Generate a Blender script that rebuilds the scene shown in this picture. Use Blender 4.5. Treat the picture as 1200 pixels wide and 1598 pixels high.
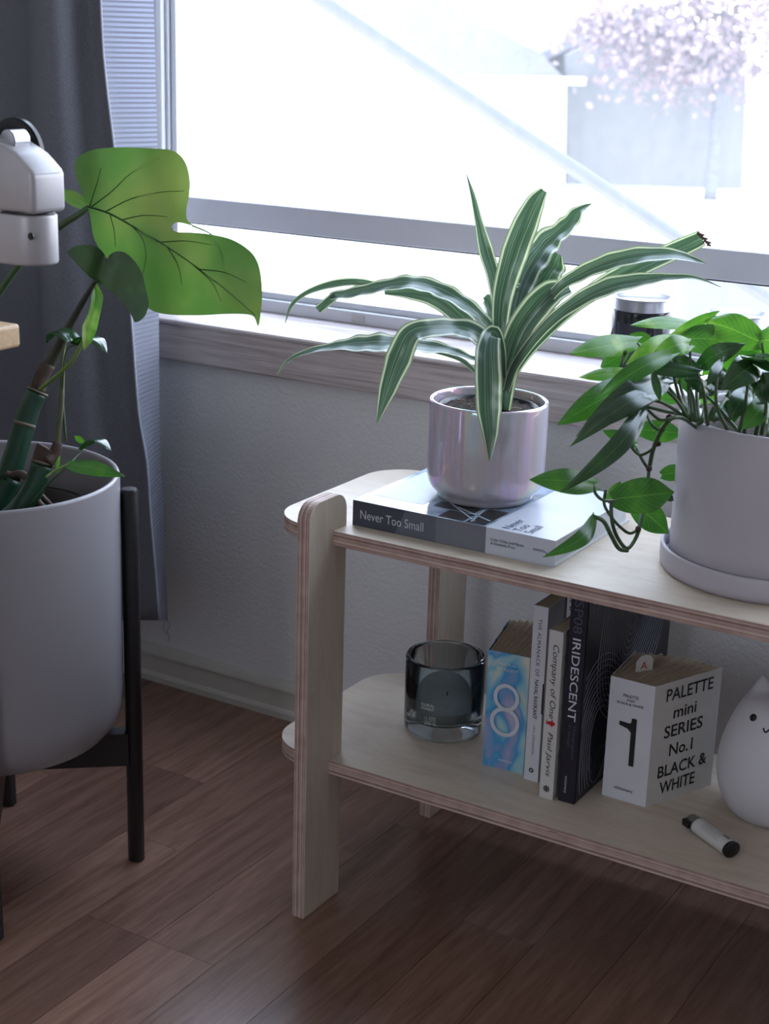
import bpy, bmesh, math, random
from mathutils import Vector, Matrix, noise
from mathutils.geometry import delaunay_2d_cdt
random.seed(7)
S = bpy.context.scene
COL = S.collection
for o in list(bpy.data.objects): bpy.data.objects.remove(o)

# ------------------------------------------------------------------ camera
FPX = 2453.2; CAM = Vector((0.91820, -1.84414, 1.02250))
CR = Vector((0.8539146, 0.51961507, 0.02881045))
CU = Vector((-0.17652369, 0.23712425, 0.95530701))
CW = Vector((-0.48956026, 0.82083632, -0.29420822))
cd = bpy.data.cameras.new('camera'); cam = bpy.data.objects.new('camera', cd); COL.objects.link(cam)
m = Matrix((CR, CU, -CW)).transposed().to_4x4(); m.translation = CAM
cam.matrix_world = m
cd.sensor_fit = 'HORIZONTAL'; cd.sensor_width = 24.0; cd.lens = 24.0 * FPX / 1200
cd.clip_start = 0.05; cd.clip_end = 500
cd.dof.use_dof = True; cd.dof.focus_distance = 1.78; cd.dof.aperture_fstop = 9.0
S.camera = cam
def D(px, py, d):      # a point at distance d along the view axis, read off the photograph
    return CAM + d * ((px - 600) / FPX * CR - (py - 799) / FPX * CU + CW)
def U(px, py, ax, val):
    v = (px - 600) / FPX * CR - (py - 799) / FPX * CU + CW
    i = 'xyz'.index(ax); return CAM + v * ((val - CAM[i]) / v[i])
TOC = -CW

# ------------------------------------------------------------------ world and light
wd = bpy.data.worlds.new('sky'); S.world = wd; wd.use_nodes = True
wn = wd.node_tree.nodes; wl = wd.node_tree.links
bg = wn['Background']; tc = wn.new('ShaderNodeTexCoord'); sx = wn.new('ShaderNodeSeparateXYZ')
rp = wn.new('ShaderNodeValToRGB')
wl.new(tc.outputs['Generated'], sx.inputs[0]); wl.new(sx.outputs['Z'], rp.inputs[0]); wl.new(rp.outputs[0], bg.inputs[0])
rp.color_ramp.elements[0].color = (0.93, 0.945, 1, 1); rp.color_ramp.elements[0].position = 0.0
rp.color_ramp.elements[1].color = (0.62, 0.76, 1, 1); rp.color_ramp.elements[1].position = 0.7
bg.inputs[1].default_value = 6.0
def portal(name, loc, size, rot):
    l = bpy.data.lights.new(name, 'AREA'); l.shape = 'RECTANGLE'; l.size, l.size_y = size; l.cycles.is_portal = True
    o = bpy.data.objects.new(name, l); COL.objects.link(o); o.location = loc; o.rotation_euler = rot
    o['kind'] = 'helper'
WX0, WX1, WZ0, WZ1 = -0.69, 1.25, 0.599, 1.95
portal('window_portal', ((WX0+WX1)/2, 0.16, (WZ0+WZ1)/2), (WX1-WX0, WZ1-WZ0), (-math.pi/2, 0, 0))
BX0, BX1, BZ0, BZ1 = -0.1, 0.6, 0.9, 2.0
LY0, LY1, LZ0, LZ1 = -3.05, -2.72, 0.25, 2.05      # tall side light in the left wall
portal('rear_window_portal', ((BX0+BX1)/2, -3.66, (BZ0+BZ1)/2), (BX1-BX0, BZ1-BZ0), (math.pi/2, 0, 0))
portal('side_window_portal', (-1.21, (LY0+LY1)/2, (LZ0+LZ1)/2), (LZ1-LZ0, LY1-LY0), (0, -math.pi/2, 0))
S.view_settings.view_transform = 'Standard'; S.view_settings.look = 'None'
S.view_settings.exposure = 0.4; S.view_settings.gamma = 1.0; S.view_settings.use_curve_mapping = False

# ------------------------------------------------------------------ helpers
def s2l(c):
    return tuple((v/255/12.92 if v/255 <= 0.04045 else ((v/255+0.055)/1.055)**2.4) for v in c) + (1,)
class NT:
    def __init__(s, name):
        s.m = bpy.data.materials.new(name); s.m.use_nodes = True; s.t = s.m.node_tree
        s.p = s.t.nodes['Principled BSDF']; s.out = s.t.nodes['Material Output']
    def n(s, kind, **kw):
        x = s.t.nodes.new('ShaderNode' + kind)
        for k, v in kw.items():
            if hasattr(x, k): setattr(x, k, v)
            else: x.inputs[k.replace('_', ' ')].default_value = v
        return x
    def l(s, a, b): s.t.links.new(a, b)
    def ramp(s, src, stops):
        r = s.n('ValToRGB'); s.l(src, r.inputs[0]); e = r.color_ramp.elements
        while len(e) < len(stops): e.new(0.5)
        for i, (p, c) in enumerate(stops): e[i].position = p; e[i].color = c
        return r.outputs[0]
    def coords(s, scale=(1,1,1), kind='Object', rot=(0,0,0)):
        t = s.n('TexCoord'); mp = s.n('Mapping'); s.l(t.outputs[kind], mp.inputs[0])
        mp.inputs['Scale'].default_value = scale; mp.inputs['Rotation'].default_value = rot; return mp.outputs[0]
    def pos(s, scale=(1,1,1)):
        t = s.n('NewGeometry'); mp = s.n('Mapping'); s.l(t.outputs['Position'], mp.inputs[0])
        mp.inputs['Scale'].default_value = scale; return mp.outputs[0]
    def noise(s, vec, scale=5, detail=3, rough=0.5, dist=0.0):
        x = s.n('TexNoise'); x.inputs['Scale'].default_value = scale; x.inputs['Detail'].default_value = detail
        x.inputs['Roughness'].default_value = rough; x.inputs['Distortion'].default_value = dist
        s.l(vec, x.inputs['Vector']); return x.outputs['Fac']
    def bump(s, h, strength=0.3, dist=0.001):
        b = s.n('Bump'); b.inputs['Strength'].default_value = strength; b.inputs['Distance'].default_value = dist
        s.l(h, b.inputs['Height']); s.l(b.outputs[0], s.p.inputs['Normal']); return b
    def mix(s, f, a, b, mode='MIX'):
        x = s.n('Mix', data_type='RGBA', blend_type=mode)
        if isinstance(f, (int, float)): x.inputs[0].default_value = f
        else: s.l(f, x.inputs[0])
        for i, v in ((6, a), (7, b)):
            if isinstance(v, tuple): x.inputs[i].default_value = v
            else: s.l(v, x.inputs[i])
        return x.outputs[2]
    def base(s, c):
        if isinstance(c, tuple): s.p.inputs['Base Color'].default_value = c
        else: s.l(c, s.p.inputs['Base Color'])
def simple(name, rgb, rough=0.5, metal=0.0, spec=0.5, vary=0.06, scale=30, **kw):
    t = NT(name); c = s2l(rgb)
    f = t.noise(t.pos(), scale, 3)
    t.base(t.ramp(f, [(0.3, tuple(v*(1-vary) for v in c[:3])+(1,)), (0.7, tuple(min(1, v*(1+vary)) for v in c[:3])+(1,))]))
    t.p.inputs['Roughness'].default_value = rough; t.p.inputs['Metallic'].default_value = metal
    t.p.inputs['Specular IOR Level'].default_value = spec
    for k, v in kw.items(): t.p.inputs[k.replace('_', ' ')].default_value = v
    return t.m

ORG = {}
def root(name, label, cat, loc, group=None):
    o = bpy.data.objects.new(name, None); COL.objects.link(o); o.location = loc; o.empty_display_size = 0.05
    ORG[o] = Vector(loc); o['label'] = label; o['category'] = cat
    if group: o['group'] = group
    return o
def tag(o, label, cat, group=None):
    o['label'] = label; o['category'] = cat
    if group: o['group'] = group
    return o
def obj(name, bm, mats, parent=None, smooth=False, loc=None, kind=None, label=None, angle=None):
    """one mesh object from a bmesh given in world coordinates"""
    if not isinstance(bm, bmesh.types.BMesh): raise TypeError
    org = ORG[parent] if parent is not None else (Vector(loc) if loc is not None else Vector((0,0,0)))
    bmesh.ops.translate(bm, verts=bm.verts, vec=-org)
    me = bpy.data.meshes.new(name); bm.to_mesh(me); bm.free()
    for mt in (mats if isinstance(mats, (list, tuple)) else [mats]): me.materials.append(mt)
    if smooth:
        me.shade_smooth()
        if angle: me.set_sharp_from_angle(angle=math.radians(angle))
    o = bpy.data.objects.new(name, me); COL.objects.link(o)
    if parent is not None: o.parent = parent
    else: o.location = org
    ORG[o] = org
    if kind: o['kind'] = kind
    if label: o['label'] = label
    return o
def struct(name, bm, mats, **kw):
    return obj(name, bm, mats, kind='structure', **kw)
def box(bm, lo, hi, mi=0, bevel=0.0, seg=2):
    t = bmesh.new(); bmesh.ops.create_cube(t, size=1)
    lo, hi = Vector(lo), Vector(hi)
    for v in t.verts: v.co = Vector(((v.co.x+.5)*(hi.x-lo.x)+lo.x, (v.co.y+.5)*(hi.y-lo.y)+lo.y, (v.co.z+.5)*(hi.z-lo.z)+lo.z))
    if bevel: bmesh.ops.bevel(t, geom=t.edges[:], offset=bevel, segments=seg, affect='EDGES', profile=0.5)
    for f in t.faces: f.material_index = mi
    add(bm, t)
def add(bm, t):
    me = bpy.data.meshes.new('tmp'); t.to_mesh(me); t.free(); bm.from_mesh(me); bpy.data.meshes.remove(me)
def newbox(lo, hi, bevel=0.0, seg=2):
    bm = bmesh.new(); box(bm, lo, hi, 0, bevel, seg); return bm
def lathe(bm, prof, c, segs=64, mi=0, close=False):
    """prof: (radius, z) from one end to the other around the vertical through c"""
    rings = []
    for r_, z in prof:
        if r_ < 1e-6: rings.append([bm.verts.new((c[0], c[1], z))])
        else: rings.append([bm.verts.new((c[0]+r_*math.cos(2*math.pi*k/segs), c[1]+r_*math.sin(2*math.pi*k/segs), z)) for k in range(segs)])
    for a, b in zip(rings, rings[1:]):
        for k in range(segs):
            k2 = (k+1) % segs
            if len(a) == 1 and len(b) == 1: continue
            if len(a) == 1: f = bm.faces.new((a[0], b[k2], b[k]))
            elif len(b) == 1: f = bm.faces.new((a[k], a[k2], b[0]))
            else: f = bm.faces.new((a[k], a[k2], b[k2], b[k]))
            f.material_index = mi
    bmesh.ops.recalc_face_normals(bm, faces=bm.faces[:])
    return bm
def prism(bm, pts, ext, mi=0, side_mi=None):
    """closed polygon pts (3-D) pushed along ext"""
    ext = Vector(ext); a = [bm.verts.new(p) for p in pts]; b = [bm.verts.new(Vector(p)+ext) for p in pts]
    fs = [bm.faces.new(a), bm.faces.new(b[::-1])]
    for f in fs: f.material_index = mi
    for i in range(len(a)):
        j = (i+1) % len(a); f = bm.faces.new((a[i], b[i], b[j], a[j])); f.material_index = mi if side_mi is None else side_mi; fs.append(f)
    bmesh.ops.recalc_face_normals(bm, faces=fs)
    return fs
def catmull(P, n=8):
    out = []
    P = [Vector(p) for p in P]
    if len(P) < 3:
        return [P[0].lerp(P[-1], i/n) for i in range(n+1)]
    Q = [2*P[0]-P[1]] + P + [2*P[-1]-P[-2]]
    for i in range(1, len(Q)-2):
        p0, p1, p2, p3 = Q[i-1:i+3]
        for k in range(n):
            t = k/n
            out.append(0.5*((2*p1)+(p2-p0)*t+(2*p0-5*p1+4*p2-p3)*t*t+(3*p1-p0-3*p2+p3)*t**3))
    out.append(P[-1]); return out
def tube(bm, pts, rad, segs=8, smooth_n=6, cap=True, mi=0):
    n0 = len(pts)
    if isinstance(rad, (int, float)): rad = [rad]*n0
    if n0 > 2 or smooth_n > 1:
        aug = [Vector((*p, 0)) for p in pts]
        P = catmull([Vector(p) for p in pts], smooth_n); R = []
        m_ = len(P)-1
        for i in range(len(P)):
            t = i/m_*(n0-1); k = min(int(t), n0-2); R.append(rad[k]+(rad[k+1]-rad[k])*(t-k))
    else: P = [Vector(p) for p in pts]; R = rad
    rings = []; ref = None
    for i, p in enumerate(P):
        d = (P[min(i+1, len(P)-1)]-P[max(i-1, 0)]).normalized()
        if ref is None: ref = Vector((0, 0, 1)) if abs(d.z) < 0.9 else Vector((1, 0, 0))
        x = (ref - d*ref.dot(d)).normalized(); ref = x; y = d.cross(x)
        rings.append([bm.verts.new(p+R[i]*(x*math.cos(2*math.pi*k/segs)+y*math.sin(2*math.pi*k/segs))) for k in range(segs)])
    for a, b in zip(rings, rings[1:]):
        for k in range(segs):
            f = bm.faces.new((a[k], a[(k+1) % segs], b[(k+1) % segs], b[k])); f.material_index = mi
    if cap:
        for rg in (rings[0][::-1], rings[-1]):
            f = bm.faces.new(rg); f.material_index = mi
    return bm
def rrect(x0, y0, x1, y1, r, n=8):
    out = []
    for cx, cy, a0 in ((x1-r, y1-r, 0), (x0+r, y1-r, 90), (x0+r, y0+r, 180), (x1-r, y0+r, 270)):
        for k in range(n+1):
            a = math.radians(a0+90*k/n); out.append((cx+r*math.cos(a), cy+r*math.sin(a)))
    return out
def text(body, mat, parent, at, xd, yd, width=None, height=None, align='CENTER', shear=0, name='lettering', depth=0.00025, wrap=None, bold=0, space=1.0):
    """flat lettering laid on a surface: at = anchor, xd reading direction, yd letter-up direction"""
    c = bpy.data.curves.new('t', 'FONT'); c.body = body; c.align_x = align; c.align_y = 'CENTER'; c.shear = shear
    c.resolution_u = 3; c.space_character = space
    c.offset = bold; c.fill_mode = 'FRONT'
    t = bpy.data.objects.new('t', c); COL.objects.link(t)
    dg = bpy.context.evaluated_depsgraph_get(); me = bpy.data.meshes.new_from_object(t.evaluated_get(dg))
    bpy.data.objects.remove(t); bpy.data.curves.remove(c)
    xs = [v.co.x for v in me.vertices]; ys = [v.co.y for v in me.vertices]
    w, h = max(xs)-min(xs), max(ys)-min(ys); cy = (max(ys)+min(ys))/2
    sx = width/w if width else None; sy = height/h if height else None
    sx = sx or sy; sy = sy or sx
    xd = Vector(xd).normalized(); yd = Vector(yd).normalized(); nd = xd.cross(yd); at = Vector(at)
    for v in me.vertices:
        p = at + xd*(v.co.x*sx) + yd*((v.co.y-cy)*sy) + nd*depth
        v.co = wrap(p) if wrap else p
    bm = bmesh.new(); bm.from_mesh(me); bpy.data.meshes.remove(me)
    return obj(name, bm, mat, parent)

# ------------------------------------------------------------------ materials
def mat_wall():
    t = NT('wall_paint'); p = t.pos()
    f = t.noise(p, 2.5, 2)
    t.base(t.ramp(f, [(0.3, s2l((214, 213, 213))), (0.7, s2l((222, 221, 221)))]))
    t.p.inputs['Roughness'].default_value = 0.75
    t.bump(t.noise(p, 160, 3, 0.55), 0.9, 0.0016); return t.m
WALL = mat_wall()
CEIL = simple('ceiling_paint', (225, 224, 220), 0.9)
def mat_wood(name, dark, mid, light, grain=(1.2, 14, 14), rand=0.0, rough=0.35, coat=0.0, bump=0.15, sc=6):
    t = NT(name); g = t.n('NewGeometry'); oi = t.n('ObjectInfo')
    mp = t.n('Mapping'); t.l(g.outputs['Position'], mp.inputs[0]); mp.inputs['Scale'].default_value = grain
    if rand:
        cx = t.n('CombineXYZ'); mu = t.n('Math', operation='MULTIPLY'); t.l(oi.outputs['Random'], mu.inputs[0]); mu.inputs[1].default_value = 37.0
        for i in range(3): t.l(mu.outputs[0], cx.inputs[i])
        t.l(cx.outputs[0], mp.inputs['Location'])
    f1 = t.noise(mp.outputs[0], sc, 5, 0.6, 1.2); f2 = t.noise(mp.outputs[0], sc*7, 3, 0.6, 0.3)
    mx = t.n('Math', operation='MULTIPLY_ADD'); t.l(f2, mx.inputs[0]); mx.inputs[1].default_value = 0.35; t.l(f1, mx.inputs[2])
    c = t.ramp(mx.outputs[0], [(0.42, dark), (0.62, mid), (0.85, light)])
    if rand:
        h = t.n('HueSaturation'); t.l(c, h.inputs['Color'])
        mr = t.n('MapRange'); t.l(oi.outputs['Random'], mr.inputs[0]); mr.inputs[3].default_value = 1-rand; mr.inputs[4].default_value = 1+rand
        t.l(mr.outputs[0], h.inputs['Value']); c = h.outputs[0]
    t.base(c); t.p.inputs['Roughness'].default_value = rough; t.p.inputs['Coat Weight'].default_value = coat
    t.p.inputs['Coat Roughness'].default_value = 0.2
    t.bump(mx.outputs[0], bump, 0.0006); return t.m
FLOORM = mat_wood('laminate_floor', s2l((104, 76, 62)), s2l((124, 93, 78)), s2l((140, 108, 92)), (11, 0.8, 1), 0.24, 0.23, 0.0, 0.05, 5)
BIRCH = mat_wood('birch_plywood_face', s2l((186, 168, 148)), s2l((198, 183, 164)), s2l((206, 193, 176)), (2, 9, 9), 0, 0.42, 0, 0.05, 4)
BIRCHV = mat_wood('birch_plywood_upright', s2l((186, 168, 148)), s2l((198, 183, 164)), s2l((206, 193, 176)), (9, 9, 1.5), 0, 0.42, 0, 0.05, 4)
DESKW = mat_wood('oak_desk_top', s2l((170, 140, 105)), s2l((190, 160, 124)), s2l((206, 178, 142)), (2, 14, 14), 0, 0.45, 0, 0.1, 5)
GREYW = mat_wood('grey_wood_grain', s2l((140, 128, 126)), s2l((184, 172, 170)), s2l((212, 202, 200)), (1.0, 9, 34), 0, 0.4, 0, 0.12, 3.2)
def mat_ply(name, axis):
    t = NT(name); g = t.n('NewGeometry'); s = t.n('SeparateXYZ'); t.l(t.coords(), s.inputs[0])
    a = s.outputs['XYZ'.index(axis)]
    nz = t.noise(t.coords((3, 3, 3)), 5, 2)
    mu = t.n('Math', operation='MULTIPLY_ADD'); t.l(nz, mu.inputs[0]); mu.inputs[1].default_value = 0.0016; t.l(a, mu.inputs[2])
    cmb = t.n('CombineXYZ'); t.l(mu.outputs[0], cmb.inputs[0]); v = t.noise(cmb.outputs[0], 330, 1, 0.4)
    n2 = t.noise(t.coords((1, 1, 1)), 60, 4)
    m2 = t.n('Math', operation='MULTIPLY_ADD'); t.l(n2, m2.inputs[0]); m2.inputs[1].default_value = 0.25; t.l(v, m2.inputs[2])
    c = t.ramp(m2.outputs[0], [(0.45, s2l((128, 102, 94))), (0.58, s2l((158, 132, 122))), (0.75, s2l((196, 174, 160)))])
    n3 = t.noise(t.coords((18, 18, 500) if axis == 'Z' else (500, 18, 18)), 1, 2)
    dk = t.ramp(n3, [(0.26, (1, 1, 1, 1)), (0.29, (0, 0, 0, 1))])
    t.base(t.mix(dk, c, s2l((52, 34, 28)))); t.p.inputs['Roughness'].default_value = 0.6
    t.bump(m2.outputs[0], 0.3, 0.0004); return t.m
PLYZ = mat_ply('plywood_edge_level', 'Z'); PLYX = mat_ply('plywood_edge_upright', 'X')
VINYL = simple('white_vinyl', (214, 216, 222), 0.35, vary=0.02)
BASEB = simple('baseboard_paint', (190, 186, 178), 0.45, vary=0.03)
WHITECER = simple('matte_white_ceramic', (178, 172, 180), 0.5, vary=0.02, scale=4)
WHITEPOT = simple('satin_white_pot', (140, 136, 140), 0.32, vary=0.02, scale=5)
BLACKW = simple('black_stained_wood', (24, 22, 26), 0.4, vary=0.15)
PAPERW = simple('white_cover_stock', (206, 206, 212), 0.45, vary=0.02)
OFFW = simple('off_white_cover_stock', (198, 196, 192), 0.5, vary=0.02)
INK = simple('black_ink', (14, 14, 16), 0.5, vary=0.05)
INKBLUE = simple('dark_blue_ink', (40, 56, 86), 0.5, vary=0.05)
SILV = simple('pale_ink', (200, 204, 212), 0.4, vary=0.02)
DIM = simple('dim_grey_ink', (78, 80, 94), 0.4, vary=0.05)
LINEI = simple('grey_line_ink', (128, 130, 142), 0.4, vary=0.05)
REDI = simple('red_ink', (170, 26, 30), 0.5, vary=0.05)
NAVY = simple('navy_cover', (24, 25, 40), 0.35, vary=0.1)
PAGES = simple('page_edges', (178, 160, 138), 0.8, vary=0.12, scale=220)
PAGEW = simple('pale_page_edges', (196, 198, 198), 0.7, vary=0.08, scale=260)
BLACKP = simple('black_plastic', (16, 16, 18), 0.3, vary=0.1)
ALU = simple('brushed_silver', (196, 198, 204), 0.28, 0.85, vary=0.03)
ARMM = simple('silver_painted_arm', (168, 166, 170), 0.4, 0.25, vary=0.02)
SOIL = None
def mat_soil():
    t = NT('potting_soil'); f = t.noise(t.pos(), 240, 4, 0.7)
    t.base(t.ramp(f, [(0.35, s2l((26, 20, 17))), (0.6, s2l((60, 44, 36))), (0.72, s2l((128, 104, 86)))]))
    t.p.inputs['Roughness'].default_value = 0.95; t.bump(f, 1, 0.004); return t.m
SOIL = mat_soil()
def leaf_mat(name, build, trans=0.35, rough=0.3, tcol=None, coat=0.15):
    t = NT(name); uv = t.n('UVMap'); s = t.n('SeparateXYZ'); t.l(uv.outputs[0], s.inputs[0])
    c = build(t, s.outputs[0], s.outputs[1])
    t.base(c); t.p.inputs['Roughness'].default_value = rough; t.p.inputs['Coat Weight'].default_value = coat; t.p.inputs['Coat Roughness'].default_value = 0.25
    tr = t.n('BsdfTranslucent')
    tcx = t.mix(1.0, c, tcol or (1.0, 1.5, 0.5, 1), 'MULTIPLY') ; t.l(tcx, tr.inputs[0])
    mx = t.n('MixShader'); mx.inputs[0].default_value = trans
    t.l(t.p.outputs[0], mx.inputs[1]); t.l(tr.outputs[0], mx.inputs[2]); t.l(mx.outputs[0], t.out.inputs[0])
    return t
def absu(t, u):   # distance from the midrib, 0..1
    a = t.n('Math', operation='MULTIPLY_ADD'); t.l(u, a.inputs[0]); a.inputs[1].default_value = 2; a.inputs[2].default_value = -1
    b = t.n('Math', operation='ABSOLUTE'); t.l(a.outputs[0], b.inputs[0]); return b.outputs[0]
def b_dracaena(t, u, v):
    mp = t.n('CombineXYZ'); m1 = t.n('Math', operation='MULTIPLY'); t.l(u, m1.inputs[0]); m1.inputs[1].default_value = 9
    m2 = t.n('Math', operation='MULTIPLY'); t.l(v, m2.inputs[0]); m2.inputs[1].default_value = 0.6
    t.l(m1.outputs[0], mp.inputs[0]); t.l(m2.outputs[0], mp.inputs[1])
    f = t.noise(mp.outputs[0], 2.2, 2)
    green = t.ramp(f, [(0.35, s2l((50, 74, 62))), (0.55, s2l((78, 106, 90))), (0.68, s2l((134, 156, 142)))])  # greens greyed and lightened to carry the window haze
    a = absu(t, u)
    edge = t.ramp(a, [(0.72, (0, 0, 0, 1)), (0.77, (1, 1, 1, 1)), (0.87, (1, 1, 1, 1)), (0.92, (0.3, 0.3, 0.3, 1))])
    return t.mix(edge, green, s2l((214, 219, 200)))
DRAC = leaf_mat('striped_dracaena_leaf', b_dracaena, 0.32, 0.3, (1.0, 1.15, 0.7, 1), 0.6).m
def veiny(t, u, v, cols, amount=0.5, k=60):
    a = absu(t, u)
    q = t.n('Math', operation='MULTIPLY_ADD'); t.l(a, q.inputs[0]); q.inputs[1].default_value = -0.35; t.l(v, q.inputs[2])
    w = t.n('Math', operation='MULTIPLY'); t.l(q.outputs[0], w.inputs[0]); w.inputs[1].default_value = k
    sn = t.n('Math', operation='SINE'); t.l(w.outputs[0], sn.inputs[0])
    vein = t.ramp(sn.outputs[0], [(0.9, (0, 0, 0, 1)), (1.0, (amount,)*3+(1,))])
    rib = t.ramp(a, [(0.0, (1, 1, 1, 1)), (0.05, (0, 0, 0, 1))])
    f = t.noise(t.pos(), 26, 3)
    c = t.ramp(f, [(0.3, cols[0]), (0.55, cols[1]), (0.75, cols[2])])
    c = t.mix(vein, c, cols[3]); return t.mix(rib, c, cols[3])
P1 = (s2l((44, 84, 38)), s2l((60, 104, 46)), s2l((92, 130, 60)), s2l((104, 140, 76)))
P2 = (s2l((26, 48, 30)), s2l((36, 66, 38)), s2l((50, 88, 44)), s2l((70, 108, 60)))
P3 = (s2l((66, 112, 48)), s2l((94, 142, 56)), s2l((188, 204, 132)), s2l((140, 168, 92)))
POTH = leaf_mat('pothos_leaf', lambda t, u, v: veiny(t, u, v, P1), 0.4, 0.28).m
POTHD = leaf_mat('dark_pothos_leaf', lambda t, u, v: veiny(t, u, v, P2), 0.25, 0.22, coat=0.5).m
POTHV = leaf_mat('variegated_pothos_leaf', lambda t, u, v: veiny(t, u, v, P3), 0.4, 0.3).m
def b_monst(t, u, v):
    f = t.noise(t.pos(), 9, 3); return t.ramp(f, [(0.3, s2l((62, 92, 50))), (0.52, s2l((78, 108, 56))), (0.72, s2l((112, 124, 70)))])
MONST = leaf_mat('monstera_leaf', b_monst, 0.45, 0.45, (1.0, 1.2, 0.7, 1), 0.0).m
MVEIN = leaf_mat('monstera_vein', lambda t, u, v: s2l((56, 92, 50)), 0.4, 0.4).m
STEM = simple('green_stem', (56, 82, 46), 0.45, vary=0.15)
DSTEM = simple('dark_green_cane', (28, 62, 44), 0.35, vary=0.15)
BSTEM = simple('brown_bark_stem', (66, 50, 42), 0.7, vary=0.3, scale=90)
def mat_iri():
    t = NT('iridescent_glaze'); t.base(s2l((192, 184, 192)))
    t.p.inputs['Roughness'].default_value = 0.05; t.p.inputs['IOR'].default_value = 2.0
    t.p.inputs['Metallic'].default_value = 0.16
    f = t.noise(t.pos((1, 1, 0.12)), 26, 2, 0.5, 0.5); mr = t.n('MapRange'); t.l(f, mr.inputs[0]); mr.inputs[1].default_value = 0.25; mr.inputs[2].default_value = 0.75; mr.inputs[3].default_value = 300; mr.inputs[4].default_value = 820  # upright film bands imitate reflected window streaks on the glaze
    t.l(mr.outputs[0], t.p.inputs['Thin Film Thickness']); t.p.inputs['Thin Film IOR'].default_value = 1.36
    t.bump(t.noise(t.pos(), 18, 1), 0.15, 0.002); return t.m
IRI = mat_iri()
def mat_holo():
    t = NT('holographic_cover')
    f = t.noise(t.pos((1, 1, 0.7)), 16, 2, 0.4, 1.3)
    t.base(t.ramp(f, [(0.30, s2l((196, 190, 218))), (0.42, s2l((150, 164, 206))), (0.50, s2l((70, 160, 214))), (0.57, s2l((150, 204, 218))), (0.68, s2l((222, 218, 200))), (0.8, s2l((176, 190, 210)))]))
    t.p.inputs['Roughness'].default_value = 0.25; t.p.inputs['Metallic'].default_value = 0.25; return t.m
HOLO = mat_holo()
def mat_cloth():
    t = NT('lit_woven_curtain_cloth'); s = t.n('SeparateXYZ'); t.l(t.coords(), s.inputs[0])
    w = t.n('Math', operation='MULTIPLY'); t.l(s.outputs[2], w.inputs[0]); w.inputs[1].default_value = 2*math.pi/0.0066
    sn = t.n('Math', operation='SINE'); t.l(w.outputs[0], sn.inputs[0])
    n = t.noise(t.pos((60, 60, 900)), 3, 2)
    m2 = t.n('Math', operation='MULTIPLY_ADD'); t.l(n, m2.inputs[0]); m2.inputs[1].default_value = 1.2; t.l(sn.outputs[0], m2.inputs[2])
    c = t.ramp(m2.outputs[0], [(0.1, s2l((140, 142, 152))), (0.9, s2l((176, 179, 190)))])  # window light on the same cloth put into this paler colour
    t.base(c); t.p.inputs['Roughness'].default_value = 0.9
    t.bump(m2.outputs[0], 0.25, 0.0008)
    tr = t.n('BsdfTranslucent'); t.l(t.mix(1.0, c, (1.1, 1.15, 1.3, 1), 'MULTIPLY'), tr.inputs[0])
    mx = t.n('MixShader'); t.l(t.ramp(m2.outputs[0], [(0.2, (0.3,)*3+(1,)), (1.0, (0.6,)*3+(1,))]), mx.inputs[0])
    t.l(t.p.outputs[0], mx.inputs[1]); t.l(tr.outputs[0], mx.inputs[2]); t.l(mx.outputs[0], t.out.inputs[0]); return t.m
CLOTH = mat_cloth()
def mat_cloth_front():
    t = NT('shaded_curtain_cloth'); n = t.noise(t.pos((400, 400, 700)), 1, 2)
    t.base(t.ramp(n, [(0.3, s2l((96, 98, 106))), (0.7, s2l((114, 116, 126)))])); t.p.inputs['Roughness'].default_value = 0.95  # same cloth as the turned edge, its shade put into a darker colour
    t.bump(n, 0.3, 0.0006); return t.m
CLOTHF = mat_cloth_front()
def mat_pane():
    t = NT('dusty_veiled_window_glass'); tr = t.n('BsdfTransparent'); df = t.n('BsdfTranslucent'); gl = t.n('BsdfGlossy'); gl.inputs['Roughness'].default_value = 0.01
    f = t.noise(t.pos((30, 1, 5)), 3, 3)
    hz = t.ramp(f, [(0.3, (0.08,)*3+(1,)), (0.8, (0.11,)*3+(1,))])  # dust film thickened into a painted pale veil over the outdoor view
    m1 = t.n('MixShader'); t.l(hz, m1.inputs[0]); t.l(tr.outputs[0], m1.inputs[1]); t.l(df.outputs[0], m1.inputs[2])
    fr = t.n('Fresnel'); fr.inputs[0].default_value = 1.25
    m2 = t.n('MixShader'); t.l(fr.outputs[0], m2.inputs[0]); t.l(m1.outputs[0], m2.inputs[1]); t.l(gl.outputs[0], m2.inputs[2])
    t.l(m2.outputs[0], t.out.inputs[0]); return t.m
PANE = mat_pane()
def mat_glass(name, tint, rough=0.02):
    t = NT(name); t.base(tint); t.p.inputs['Transmission Weight'].default_value = 1; t.p.inputs['Roughness'].default_value = rough
    t.p.inputs['IOR'].default_value = 1.45; return t.m
SMOKE = mat_glass('smoky_blue_glass', (0.60, 0.68, 0.73, 1))
CLEAR = mat_glass('clear_glass', (0.92, 0.95, 0.97, 1))

# ------------------------------------------------------------------ room shell
X0, X1, Y0, Y1, ZC = -1.15, 2.6, -3.6, 0.0, 2.4
bm = newbox((X0-.2, Y0-.2, -0.2), (X1+.2, 0.2, -0.0085))
floor = struct('floor', bm, FLOORM)
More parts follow.
